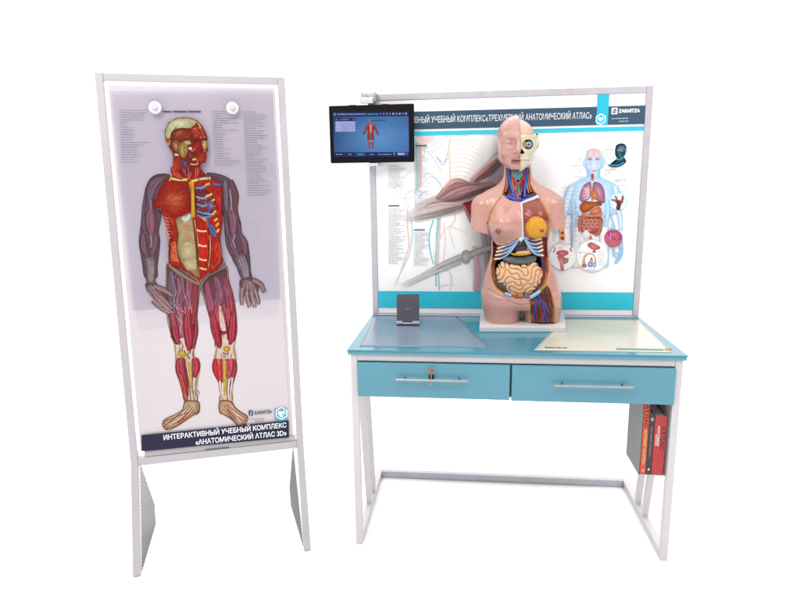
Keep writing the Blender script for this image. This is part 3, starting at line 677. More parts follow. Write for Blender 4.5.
# ------------------------------------------------------------------ desk
H, D, BT = .8021, .5973, .9838
def make_desk():
    d = empty('desk', (0, 0, 0))
    tag(d, 'white framed study desk with teal glass top, two teal drawers and a poster board', 'desk')
    bpy.context.view_layer.update()
    MB().box((-.6, -.004, H-.0195), (.6, D, H-.0065)).build('tabletop', TEALEDGE, d, .001)
    MB().box((-.602, -.008, H-.006), (.602, D+.002, H)).build('glass_plate', TEALTOP, d, .0012)
    T = .026
    xo = .592
    # frame
    for s in (-1, 1):
        x = s * (xo - T/2)
        MB().box((x-T/2, .004, 0), (x+T/2, .004+T, H-.020)).build('front_leg', DESKWHITE, d, .002)
        MB().box((x-T/2, .004+T+.0003, .001), (x+T/2, .58, .001+T+.006)).build('floor_rail', DESKWHITE, d, .002)
        MB().bar((x, .104, H-.0205), (x, .264, .032), T-.002, T).build('brace', DESKWHITE, d, .002)
        MB().bar((x, .224, H-.0205), (x, .362, .032), T-.002, T).build('brace', DESKWHITE, d, .002)
        MB().box((x-T/2+.001, .03+.0005, H-.045), (x+T/2-.001, .58, H-.0202)).build('side_rail', DESKWHITE, d, .002)
    MB().box((-xo+T+.0003, .0045, H-.0445), (xo-T-.0003, .0045+T, H-.0203)).build('front_rail', DESKWHITE, d, .002)
    MB().box((-xo+T+.0003, .579-T, .0015), (xo-T-.0003, .579, .0015+T+.005)).build('back_rail', LILAC, d, .002)
    MB().box((-xo+T+.0003, .579-T, H-.046), (xo-T-.0003, .579, H-.0207)).build('back_rail', DESKWHITE, d, .002)
    # drawers
    dz0, dz1, yf = .6225, .7545, -.010
    for x0, x1, locked in ((-.5645, -.0062, True), (.0002, .5665, False)):
        z0 = dz0 - (.000 if locked else .002)
        dr = MB().box((x0, yf, z0), (x1, .008, dz1)).build('drawer', TEALPAINT, d, .004, seg=3)
        if locked: a, b = hit(395.8, 379.8, (0, -.035, 0), np.array([0, 1., 0])), hit(468, 381.2, (0, -.035, 0), np.array([0, 1., 0]))
        else: a, b = hit(553.5, 385.6, (0, -.035, 0), np.array([0, 1., 0])), hit(633.4, 387.6, (0, -.035, 0), np.array([0, 1., 0]))
        zc = (a[2] + b[2]) / 2
        h = MB().cyl((a[0], -.035, zc), (b[0], -.035, zc), .0047, 20)
        for t in (.12, .88):
            xx = a[0] + (b[0]-a[0])*t; h.cyl((xx, yf+.001, zc), (xx, -.035, zc), .0035, 14)
        h.build('handle', STEEL, dr, smooth=True)
        if locked:
            q = hit(431.6, 376.8, (0, yf, 0), np.array([0, 1., 0])); lx, lz = q[0], q[2]
            lk = MB().lathe([(.0105, 0), (.0105, -.006), (.0095, -.009), (.004, -.0095)], (lx, yf, lz), 28).build('lock', BLACKLOCK, dr, smooth=True)
            kq = hit(432.2, 370.4, (0, -.03, 0), np.array([0, 1., 0]))
            k = MB().box((lx-.0012, -.034, lz-.003), (lx+.0012, yf-.0095, lz+.003))
            ring = [(lx + .001*i, -.034 - .002*math.sin(i), kq[2]-.004 + 0) for i in range(2)]
            n = 20
            for j, (cx, cz, rr, ang) in enumerate(((lx-.004, kq[2]+.001, .0075, .35), (lx+.005, kq[2]+.002, .0068, -.4))):
                pts = [(cx + rr*math.cos(2*math.pi*i/n)*math.cos(ang), -.035 - .004*j + .3*rr*math.cos(2*math.pi*i/n)*math.sin(ang), cz + rr*math.sin(2*math.pi*i/n)) for i in range(n+1)]
                k.tube(pts, .0026, 8)
            k.cyl((lx, -.034, lz), (lx+.001, -.036, kq[2]-.004), .0022, 10)
            k.box((lx-.0035, -.038, lz-.026), (lx+.0015, -.036, lz-.008))
            k.build('key', BRASS, lk, smooth=True)
    MB().box((-.5655, .0085, dz0+.006), (.5655, .50, dz1+.003)).build('drawer_cabinet', mat('shadow_teal', (.03, .07, .09, 1), .5, vary=.05), d)  # box added behind the drawers; its dark colour puts shade in the gaps
    # perforated holder under the right end
    x0, x1, y0, y1, z0, z1 = .471, .5645, .018, .195, .336, .618
    pa = perforated('perforated_holder', (.27, .265, .27, 1), (1, 2), .0105, .0031)
    pb = perforated('perforated_holder_back', (.25, .245, .25, 1), (0, 2), .0105, .0031)
    bh = MB().box((x0, y0, z0), (x0+.0015, y1, z1)).box((x1-.0015, y0, z0), (x1, y1, z1)).build('book_holder', pa, d)
    MB().box((x0+.0016, y1-.0016, z0+.002), (x1-.0016, y1, z1)).build('holder_back', pb, bh)
    MB().box((x0+.0016, y0, z0), (x1-.0016, y1-.0017, z0+.0015)).build('holder_floor', DESKWHITE, bh)
    # poster board behind the desktop
    fw, fy = .0275, .024
    zt = H + BT
    for x0, x1 in ((-.6, -.6+fw), (.6-fw, .6)):
        MB().box((x0, D-.002, H+.0005), (x1, D-.002+fy, zt)).build('board_post', LILAC, d, .002)
    MB().box((-.6+fw+.0003, D-.0015, zt-fw), (.6-fw-.0003, D-.0015+fy-.001, zt-.0005)).build('board_rail', LILAC, d, .002)
    MB().box((-.6+fw+.0003, D-.0015, H+.001), (.6-fw-.0003, D-.0015+fy-.001, H+.009)).build('board_rail', LILAC, d, .002)
    MB().box((-.6+fw+.0006, D+.004, H+.0095), (.6-fw-.0006, D+.012, zt-fw-.0006)).build('poster_board', PAPER, d)
    pr = Print((0, D+.004, 0), (1, 0, 0), (0, 0, 1), (0, -1, 0), ink=.9)
    xl, xr = -.6+fw+.0008, .6-fw-.0008
    Rz = lambda py, px=520: pr.st(px, py)[1]
    # soft artwork left: ghost chart and arm, fading to white paper
    W_ = 'f2f2f3'
    k = Z(370, 120, 5.99); q = Z(370, 200, 5.446)
    # soft grey gradients where the torso stands in front, fading out sideways
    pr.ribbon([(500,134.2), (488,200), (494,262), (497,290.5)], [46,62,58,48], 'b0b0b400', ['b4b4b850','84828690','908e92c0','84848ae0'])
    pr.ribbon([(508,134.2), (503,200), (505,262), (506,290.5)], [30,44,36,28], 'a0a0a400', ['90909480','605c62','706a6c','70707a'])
    # nerve arcs
    pr.ribbon(k(485,90, 472,160, 478,260, 480,350, 500,460), [1.1,1.8,1.8,1.6,1], 'd8c8ac', 'e2d4bc')
    for i in range(10):
        y = 95 + i*26
        pr.ribbon(k(480, y+10, 560, y - 4 + i, 640, y + 20 + i*3, 700 + 6*(i % 3), y + 75 + i*4), [.7,.8,.7,.3], 'e4d8c4')
    # vessels, pale cyan and red
    cy_, rd_, tn_ = 'b8dce2', 'ecc8c6', 'e6dcc6'
    pr.ribbon(k(275,90, 278,200, 285,330, 280,420), [3.5,3.8,3.6,3], 'b8dce4', 'a4d4de'); pr.ribbon(k(298,95, 300,220, 300,400), [3,3.4,3], rd_, 'eebcb8')
    pr.fan(k(275,90, 385,92, 390,130, 345,150, 300,140, 275,125), 'f0e4e4', 'ecc0bc')
    for a, c in ((k(330,170, 375,150, 430,110, 470,95), cy_), (k(355,215, 400,170, 440,140), rd_), (k(345,190, 385,240, 420,300), cy_), (k(360,200, 400,260, 430,310), rd_), (k(400,220, 435,250, 470,230), '9cc4dc'),
                 (k(395,215, 440,270, 465,195), '90b8d8'), (k(300,160, 340,190, 380,180), cy_), (k(310,130, 330,170, 320,230), rd_), (k(320,350, 340,320, 390,345, 430,390), cy_), (k(330,360, 360,340, 400,360, 440,420), 'd8c4cc'),
                 (k(140,400, 180,460, 240,470), tn_), (k(150,370, 200,420, 280,440), 'dfe4e4'), (k(220,500, 215,450, 250,425, 310,430), rd_), (k(290,470, 320,430, 350,450), cy_), (k(120,330, 180,360, 250,300), 'e4e8e8'), (k(310,440, 345,425, 370,450), rd_)):
        pr.ribbon(a, .9, c)
    pr.ribbon(q(205,60, 205,150, 212,250, 180,350, 140,470), [2.2,2,1.8,1.4,.6], 'f0d8d4', 'ecc4c0'); pr.ribbon(q(222,100, 230,180, 215,290, 170,390, 130,460), [1.8,1.8,1.4,1.2,.6], 'c8e6ec', 'b4dce6')
    pr.ribbon(q(345,110, 325,180, 325,260, 345,350), [1.6,1.4,1.4,1], '9cd0de', '84c4d8'); pr.ribbon(q(372,100, 365,190, 360,280, 360,470), [2.6,2.2,2,1.6], '9cd0de', '8accda')
    pr.ribbon(q(382,90, 378,190, 372,300, 375,490), [1.6,1.5,1.5,1.2], 'f0ccc8', 'ecb8b2'); pr.ribbon(q(350,300, 372,400, 380,490), [1.5,1.4,1], 'a8d6e2', '98cede')
    for a, c in ((q(400,120, 410,220, 400,330), 'f0d8d4'), (q(440,140, 400,170, 365,250), 'ece2c8'), (q(440,145, 520,180, 575,260), 'ece2c4'), (q(460,70, 462,110, 430,150), 'e4d4b8'), (q(430,390, 440,420, 438,490), 'ecd8d8'),
                 (q(380,470, 430,462), 'ecc8c4'), (q(360,210, 355,300, 350,350), 'ece0c0'), (q(400,380, 440,400, 450,470), 'e4e4e6'), (q(230,110, 200,60, 220,20), 'ecd0cc'), (q(430,140, 440,200, 460,260), 'eee6d2')):
        pr.ribbon(a, 1.1, c)
    # small print columns
    def col(x0, x1, y0, y1, head=None, c='b4b6bc'):
        y = y0
        while y < y1:
            pr.words(x0, y, x1, .55, -.002, c, random.uniform(.45, 1)); y += 1.52
        if head: pr.poly([(x0, y0-3.4), (x0+head, y0-3.4), (x0+head, y0-2.2), (x0, y0-2.2)], '5a5e6a')
    col(388.5, 408, 165, 188); col(388.5, 407, 208.5, 264.5, 11); col(414, 431, 148, 205, None, 'c6c8cc'); col(414, 430, 232.5, 264.5, 11); col(415, 430, 203, 222, None, 'bcb4b4')
    pr.poly([(415.5,145.2),(427,144.9),(427,146.3),(415.5,146.6)], '5a5e6a')
    # shoulder muscles reaching left, dark towards the body, fading out at the hand
    pr.ribbon(k(780,215, 720,270, 650,330, 595,368), [12,11,8,1.5], '7c5e6000', ['7c6264','92706f','b88a86','d8a8a0'])
    pr.ribbon(k(780,200, 710,255, 640,315, 590,362), [3,4,3.5,1], 'd8b0a800', ['b89490','cc9c96','dcaaa2','e4b8b0'])
    pr.ribbon(k(780,250, 720,310, 650,355, 610,380), [9,9,6,1], '4c3c4000', ['4c4044','5c4a4c','6e5656','8a6a68'])
    pr.ribbon(k(660,345, 690,330, 720,300), [1,3.5,1], '7a242600', 'a8403e')
    # forearm
    pr.ribbon(k(600,480, 520,505, 430,525, 330,550, 230,575, 110,605), [14,18,20,18,15,10], ['8a6e6e90','a0888860','b8a8a630','ccc4c200','dcd8d600','eeeeee00'], ['947674','b09694','c8b4b0f0','d8ccc8d0','e4dedc80','f0f0f000'])
    pr.ribbon(k(520,490, 450,470, 380,478, 300,520, 220,565), [5,9,10,8,4], ['98808000','a8949000','b8a8a400','d0c8c400','eeeeee00'], ['a08482','b89c98','c4b0ac','dcd0ccc0','f0f0f000'])
    pr.ribbon(k(560,515, 480,540, 390,565, 280,588, 190,600), [3,7,8,6,3], '7c6a6a00', ['86706e','8e7a78','a89a98','c8c0bea0','f0f0f000'])
    pr.ribbon(k(540,500, 440,500, 350,515, 330,530), [1.5,3,3,.6], 'c8b0aa00', 'dcc4bc'); pr.ribbon(k(420,490, 360,500, 330,525), [.5,.9,.4], '7e6866')
    pr.ribbon(k(500,545, 400,560, 300,575), [.5,.9,.4], '8c7a7890'); pr.ribbon(k(470,560, 380,580, 280,592), [.5,1.2,.4], '9c8c8a80')
    # deltoid
    pr.fan(k(396,472, 412,440, 448,402, 490,362, 522,350, 556,356, 592,372, 640,374, 700,366, 780,340, 780,420, 700,440, 640,452, 590,472, 520,490, 450,488), '8c6c6c', 'b08886', k(560,420)[0])
    pr.ribbon(k(404,466, 440,420, 490,374, 525,362, 570,372), [1,6,8,6,2], 'c4908a00', ['d09a92','dca49c','e8b0a6','dca09a','b88684'])
    pr.ribbon(k(420,474, 480,440, 550,410, 640,395, 740,375), [1,6,7,6,4], 'a87a7800', ['c08e88','cc988f','c08c88','a47876','846466'])
    pr.ribbon(k(440,486, 520,474, 590,452, 660,425, 760,400), [1,4,6,7,8], '5c464800', ['7e6060','6e5456','644c4e','584448','4c3e42'])
    for a_, w_ in ((k(410,468, 470,430, 560,392, 680,378), .7), (k(430,480, 520,455, 620,425, 720,400), .8), (k(405,455, 450,410, 500,385, 560,378), .6), (k(560,360, 600,385, 660,388, 740,370), .9), (k(450,487, 540,478, 600,462), .8)):
        pr.ribbon(a_, [.2] + [w_]*(len(a_)-2) + [.3], '6a4c4e60')
    pr.ribbon(k(395,475, 400,462, 430,418), [.3,.9,.3], 'a87c78')
    pr.fan(k(555,500, 600,485, 640,470, 660,520, 610,600, 590,580, 570,530), '54181c', '9c2428'); pr.ribbon(k(560,505, 580,550, 605,610), [1.5,3,3], '7c4a4c', 'a07070')
    pr.ribbon([(478,214), (484,240), (490,290.5)], [5,7,6], '8c7c8000', 'a08488'); pr.ribbon([(474,246), (477,270), (476,290.5)], [5,9,9], 'c4a4a800', 'c09aa0')
    # forearm bones
    pr.ribbon(q(670,255, 600,275, 540,300, 505,310), [5.5,6,6.5,4], '7c7a78', 'a4a29e'); pr.fan(q(500,285, 525,272, 545,290, 540,330, 520,345, 495,325), '8c8a86', 'b8b6b2')
    pr.ribbon(q(495,305, 400,345, 300,400, 205,445, 150,460), [5,4,3.6,3.4,2], ['8e8c86','a4a29e','b4b2ae','c8c6c2a0','e0e0e000'], ['bebcb6','c8c6c2','d4d2ce','deDcdac0','e8e8e800'])
    pr.ribbon(q(495,335, 420,365, 320,405, 230,450, 170,475), [3.4,3.4,3,2.6,1.4], ['908e88','a4a29c','b8b4b0','ccc8c4a0','e0e0e000'], ['b8b6b0','c8c6c0','d4d2cc','dedcdac0','e8e8e800'])
    # right side: blue ghost figure with organs
    a = Z(545, 130, 7.484); b = Z(545, 200, 7.484)
    ble, blm = '7eb4e0', 'c4dcf2'
    pr.ribbon(a(360,145, 362,200, 362,260, 362,330), [7,15.5,16,10], '9cc4e6', 'dceaf6')
    pr.disc(a(362,170)[0], 7.4, 4.2, 'b8c4e0', 'e8c8cc'); pr.ribbon(a(300,230, 292,250, 300,275), 2.2, ble, blm); pr.ribbon(a(425,230, 433,250, 425,275), 2.2, ble, blm)
    pr.ribbon(a(362,290, 362,340, 362,380), [13,12,16], '80b6e2', 'c0daf0')
    pr.fan(a(320,350, 400,350, 450,372, 505,395, 540,440, 545,600, 440,640, 260,640, 150,600, 165,470, 190,415, 260,372), 'a4cae8', 'dcebf8')
    pr.ribbon(a(205,420, 180,480, 160,560) + b(150,80, 120,160, 75,240), [7,8,8,6.5,5,4], ble, 'dcecf8'); pr.ribbon(a(520,420, 535,500) + b(545,60, 560,140, 565,220), [6,7,5.5,4,3.4], ble, 'dcecf8')
    pr.ribbon(b(205,0, 215,120, 210,220, 215,330, 215,500), [5,4,4,4,3.4], ble, 'c4def4'); pr.ribbon(b(460,0, 468,80, 455,180, 460,330, 455,500), [5,4,4,4,4], ble, 'c4def4')
    pr.ribbon(b(240,200, 232,320, 238,500), [7,7,7], 'd4d8dc', 'ecebe6'); pr.ribbon(b(440,200, 436,320, 440,480), [7,7,5], 'd4d8dc', 'ecebe6')
    pr.ribbon(b(565,250, 568,360, 560,420, 520,475), [2.6,3.4,3.4,2], ble, '9cc8ec'); pr.ribbon(b(500,180, 515,240, 510,300, 512,420), [2.4,2,2,2], ble, 'b8d8f0'); pr.ribbon(b(480,80, 500,150, 520,210), [1.6,1.6,1.4], ble, '94c0e8')
    pr.ring(b(528,412)[0], 2.4, .8, '84b4e0')
    for yy in range(0, 11):
        pr.ribbon(a(135 + 4*(yy % 3), 430 + yy*30, 200, 425 + yy*30, 250, 430 + yy*30), .5, 'b0b8c4', smooth=False)
    pr.fan(a(310,190, 335,150, 360,142, 358,205, 330,208), 'd8b0b4', 'eccccc'); pr.fan(a(366,205, 366,142, 392,152, 415,190, 395,208), 'd8b0b4', 'eccccc')
    for c in ((335,218), (388,218)): pr.disc(a(*c)[0], 2.7, 1.6, '9ca4cc', '8c84a8')
    for c in ((335,250), (390,250)): pr.disc(a(*c)[0], 2.0, 2.4, 'b8d0ec', 'd8a8b0')
    pr.fan(a(345,225, 380,225, 385,290, 362,318, 340,290), 'b4cce8', 'e4e0ec'); pr.ribbon(a(345,300, 362,308, 380,300), 1.4, 'c89098')
    pr.ribbon(a(352,330, 352,380), [3.4,2.4], '8c6c58', 'b89070', smooth=False); pr.disc(a(352,345)[0], 1.6, 2.6, 'a04a38', 'b85c40')
    pr.fan(a(340,390, 320,390, 280,420, 258,480, 255,520, 285,540, 340,500, 346,440), '8c5872', 'cc9cac'); pr.fan(a(356,400, 385,388, 425,415, 445,480, 440,545, 390,530, 352,490), '8c5470', 'c48ca4')
    for i in range(9): pr.ribbon(a(300 + random.randint(-25, 25), 420 + i*12, 315, 430 + i*10, 330, 440 + i*7), .6, 'e4d0d8', smooth=False)
    pr.ribbon(a(345,430, 348,480, 352,530), [2.4,2.6,2], 'a87050', 'c88c60'); pr.fan(a(345,455, 375,450, 395,490, 380,520, 350,510), 'a85c40', 'd08c60')
    pr.fan(b(258,70, 262,30, 300,8, 360,12, 415,10, 420,40, 370,50, 320,90, 280,92), '8c3a18', 'bc6838', b(310,45)[0])
    pr.fan(b(330,90, 370,55, 405,50, 420,85, 380,105, 335,105), 'b04c38', 'e09070'); pr.ribbon(b(270,100, 320,118, 380,120, 425,95), [3,4,4,3], 'a04c3c', 'd08c74')
    pr.fan(b(248,140, 300,125, 420,130, 425,180, 420,235, 390,262, 330,245, 275,240, 248,210), '8c3c34', 'b06658')
    for i in range(14):
        x, y = 285 + 32*(i % 4) + 9*((i//4) % 2), 150 + 24*(i//4)
        pr.ribbon(b(x-16, y+3, x-4, y-8, x+6, y+6, x+17, y-2), 1.9, '9c4840', 'd49484')
    pr.ribbon(b(262,235, 258,180, 262,140, 300,128), [3.6,3.6,3.6,3], '8c4438', 'bc7464'); pr.ribbon(b(405,140, 412,190, 400,240, 370,262), [3.6,3.6,3.6,3], '8c4438', 'bc7464')
    pr.disc(b(305,255)[0], 3.4, 4, 'd8d4e0', 'ecebf2'); pr.fan(b(325,290, 340,262, 352,290), 'a85038', 'c87850')
    # inset roundels
    def roundel(c, r, col='d8ecf4', fill='fcfcfd'): pr.disc(c, r, None, fill); pr.ring(c, r, .5, col)
    roundel(a(535,180)[0], 13, 'cfe6e2'); pr.fan(a(520,150, 530,115, 565,100, 598,112, 608,150, 600,185, 590,205, 605,235, 580,262, 540,278, 500,278, 470,265, 520,240, 535,215, 522,190), '14283a', '1c5468')
    pr.ribbon(a(530,215, 565,220, 598,180, 600,140), .9, '3cb8cc'); pr.ribbon(a(480,262, 540,265, 590,240), 1.2, '2c9cb4'); pr.fan(a(530,150, 560,115, 595,125, 590,160, 550,165), '4c4868', '94788c'); pr.ribbon(a(548,170, 565,200, 560,230), 1.6, '2c4c30', '6c7c3c'); pr.ribbon(a(540,150, 575,155), 1.6, '1ca0b8', smooth=False)
    roundel(a(545,535)[0], 8.6, 'a8d0ec', 'd4e6f4'); pr.ribbon(a(545,600, 552,560, 575,520, 578,490), [3.4,3.4,2.4,1.6], '5c2420', '9c5c54'); pr.ribbon(a(555,560, 525,530, 490,520), [3,2.4,1.4], '64302c', 'a8706c'); pr.ribbon(a(545,545, 530,510, 520,490), [2.4,2,1.2], '64302c', 'a87470'); pr.ribbon(b(545,0, 545,40, 538,70), [3,3.4,3.2], '3c1414', '7c3430'); pr.ribbon(b(565,10, 580,20), 2.2, 'a85048', smooth=False)
    roundel(b(507,285)[0], 8.8, 'b84c74', 'c45c84'); pr.fan(b(460,250, 500,228, 550,240, 570,290, 520,300), 'a03468', 'd06c98'); pr.ribbon(b(525,330, 535,280, 545,250), [2,2,1], '6c2820', 'a89c30'); pr.ribbon(b(470,300, 480,330, 510,345), 1.6, '8c9c28', 'a82838'); pr.ribbon(b(490,245, 485,290), .8, 'd8a0c0', smooth=False)
    pr.ribbon(b(130,195, 122,230, 132,262, 126,300), [3.4,5,4,5.4], 'd88c4c', 'f0b078'); pr.disc(b(128,245)[0], 1.4, 1.6, 'a04020', '8c3018'); pr.disc(b(128,285)[0], 1.7, 1.7, 'a84820', '7c2c14')
    roundel(b(130,420)[0], 13.2, 'd0e6f0'); pr.fan(b(80,395, 105,375, 150,375, 175,395, 150,415, 105,418), 'b85058', 'e08c90'); pr.fan(b(90,420, 150,425, 135,460, 140,520, 115,520, 108,470), 'c06468', 'e4a4a4'); pr.fan(b(130,440, 175,430, 170,465, 140,480), '8c7058', 'b89c80'); pr.ribbon(b(65,350, 70,370, 60,390), 1.4, 'c87078'); pr.ribbon(b(195,350, 188,370, 200,385), 1.4, 'c87078')
    roundel(b(350,415)[0], 15.6, 'd0e6f0'); pr.fan(b(315,330, 350,318, 405,345, 405,365, 360,372, 325,352), 'a84c44', 'd88c84'); pr.disc(b(365,383)[0], 1.8, 1.4, '984048', 'c07078'); pr.ribbon(b(290,490, 288,440, 310,405, 345,400, 372,430, 372,480), [3.4,2.4,2,1.6,1.6,2], 'b88848', 'e4c490'); pr.disc(b(290,490)[0], 2.6, 2.0, 'a85c60', 'c88888'); pr.disc(b(335,480)[0], 2.7, 3, '6c8cc0', 'b4c8e8'); pr.disc(b(365,482)[0], 2.2, 2.8, '7c98c4', 'c0d0e8'); pr.ribbon(b(335,460, 345,430, 352,460), 1.2, 'c07870')
    for i in range(10): pr.words(*b(390, 380 + i*11)[0], b(450, 0)[0][0], .5, 0, 'c0c0c8')
    # tiny captions around the figure
    for (x0, x1, y, c) in ((225,275,212,'5a5e6a'),(258,272,230,'9a9aa4'),(190,272,268,'9a9aa4'),(218,270,293,'9a9aa4'),(250,270,308,'9a9aa4'),(220,285,350,'9a9aa4'),(445,525,295,'5a5e6a'),(445,485,310,'9a9aa4'),(445,480,325,'9a9aa4'),(440,465,340,'9a9aa4'),
                           (450,508,147,'5a5e6a'),(450,495,165,'a0a8b0'),(450,490,183,'a0a8b0'),(450,465,198,'a0a8b0'),(450,510,213,'a0a8b0'),(520,600,372,'6a6e78'),(522,555,384,'6a6e78'),(540,615,412,'a4a4ae'),(548,570,435,'a4a4ae'),(550,610,460,'a4a4ae')):
        p0 = a(x0, y)[0]; p1 = a(x1, y)[0]; pr.words(p0[0], p0[1], p1[0], .6, -.01, c, 1)
    for i in range(22):
        p0 = b(180 + 6*(i % 4), 8 + i*14)[0]; pr.words(p0[0], p0[1], p0[0] + random.uniform(4, 7.5), .5, 0, 'a8a8b2', 1)
    for i in range(8):
        p0 = b(52, 228 + i*10)[0]; pr.words(p0[0], p0[1], p0[0] + random.uniform(3, 5.5), .5, 0, 'b0b0b8', 1)
    for (x, y, l) in ((480,215,3),(480,225,5),(545,215,5),(548,235,4),(490,380,5),(495,365,4),(540,360,6),(105,330,8),(95,355,5),(250,388,7),(310,313,9),(310,518,9)):
        p0 = b(x, y)[0]; pr.words(p0[0], p0[1], p0[0] + l, .5, 0, 'a8a8b2', 1)
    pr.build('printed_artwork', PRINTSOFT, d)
    # bands
    bd = Print((0, D+.004, 0), (1, 0, 0), (0, 0, 1), (0, -1, 0), base=.0034)
    # (the bands sit just proud of the artwork layers)
    def band(y0, y1, col, x0=xl, x1=xr, px=520):
        w0, w1 = bd.st(px, y1)[1], bd.st(px, y0)[1]
        bd.poly([(x0, w0), (x1, w0), (x1, w1), (x0, w1)], col, pix=False)
    bd.z = .0034
    band(108.9, 126.9, '3d5468', px=520); band(129.2, 133.3, '38bcd2', px=520); bd.build('header_band', PRINTFINE, d)
    bd = Print((0, D+.004, 0), (1, 0, 0), (0, 0, 1), (0, -1, 0), base=.0034); band(291.8, 308.6, '38bcd0', px=520); bd.build('footer_band', PRINTFINE, d)
    bd = Print((0, D+.004, 0), (1, 0, 0), (0, 0, 1), (0, -1, 0), base=.0036)
    v0 = bd.st(598, 93)[0]; 
    sA, sB = bd.st(597.0, 105)[0], bd.st(608.6, 105)[0]
    wt = bd.st(603, 92.2)[1]; wb = bd.st(603, 125)[1]
    bd.poly([(sA, wb), (sB, wb), (sB, min(wt, zt-fw-.001)), (sA, min(wt, zt-fw-.001))], '30b4ca', pix=False)
    c = bd.st(600.6, 119.2); rr = .0235
    hexp = [(c[0] + rr*math.sin(math.pi/3*i), c[1] + rr*math.cos(math.pi/3*i)) for i in range(6)]
    bd.poly(hexp, 'f4fafc', pix=False); bd.poly([(c[0] + (x-c[0])*.8, c[1] + (y-c[1])*.8) for x, y in hexp], '30b4ca', pix=False)
    hp = [(0,-.0105),(-.011,.000),(-.0105,.0065),(-.0055,.009),(0,.005),(.0055,.009),(.0105,.0065),(.011,.000)]
    bd.poly([(c[0]+x, c[1]+y) for x, y in hp], 'f4fafc', pix=False)
    bd.poly([(c[0]+x, c[1]+y) for x, y in ((.001,.002),(.006,-.001),(.004,-.004),(.000,-.002))], '30b4ca', pix=False)
    bd.build('ribbon_mark', PRINTFINE, d)
    bd = Print((0, D+.004, 0), (1, 0, 0), (0, 0, 1), (0, -1, 0), base=.0036)
    # company mark
    lx0, lx1 = bd.st(611.3, 111)[0], bd.st(617.2, 111)[0]; lz1, lz0 = bd.st(614, 107.8)[1], bd.st(614, 114.2)[1]
    bd.poly([(lx0, lz0), (lx1, lz0), (lx1, lz1), (lx0, lz1)], 'f4f6f8', pix=False)
    u = lambda x, y: (lx0 + (lx1-lx0)*x, lz0 + (lz1-lz0)*y)
    bd.poly([u(.18,.82), u(.82,.82), u(.82,.55), u(.45,.32), u(.82,.32), u(.82,.16), u(.18,.16), u(.18,.4), u(.58,.66), u(.18,.66)], '3d5468', pix=False)
    bd.build('company_mark', PRINTFINE, d)
    bd = Print((0, D+.004, 0), (1, 0, 0), (0, 0, 1), (0, -1, 0), base=.0036)
    bd.words(611.5, 118.3, 630, .8, -.03, 'b8c4d0'); bd.words(618.5, 121.0, 629.5, .8, -.03, 'b8c4d0')
    bd.build('address_lines', PRINTFINE, d)
    lettering('title_text', 'ИНТЕРАКТИВНЫЙ УЧЕБНЫЙ КОМПЛЕКС«ТРЕХМЕРНЫЙ', bd, 386, 523.2, 114.5, 120.9, TEXTW, d, .002, z=.0040, xm=500)
    lettering('title_text', 'АНАТОМИЧЕСКИЙ АТЛАС»', bd, 525.3, 591.4, 114.0, 120.3, TEXTW, d, .002, z=.0040, xm=520)
    lettering('company_lettering', 'ZARNITZA', bd, 618.2, 639.8, 108.9, 112.4, TEXTW, d, .045, z=.0040)
    # tablet mount clamped on the left post
    y0 = D - .028
    c1 = hit(372, 100, (0, y0, 0), np.array([0, 1., 0]))
    mt = MB().box((-.622, D-.046, zt-.040), (-.556, D-.003, zt+.004)).build('tablet_mount', mat('mount_silver', (.42, .41, .42, 1), .3, .6, vary=.08, vscale=60), d, .006, seg=3)
    MB().box((-.622, D-.075, zt-.047), (-.566, D-.0465, zt-.022)).build('mount_jaw', mat('mount_silver_light', (.62, .58, .64, 1), .3, .3), mt, .004, seg=3)
    MB().cyl((-.600, D-.046, zt-.016), (-.600, D-.056, zt-.016), .009, 20).build('mount_screw', STEEL, mt, .001)
    lo = hit(373.5, 164, (0, D-.05, 0), np.array([0, 1., 0]))
    MB().box((lo[0]-.025, D-.075, lo[2]-.009), (lo[0]+.025, D-.003, lo[2]+.003)).build('mount_jaw', bpy.data.materials['mount_silver_light'], mt, .003, seg=3)
    return d
make_desk()

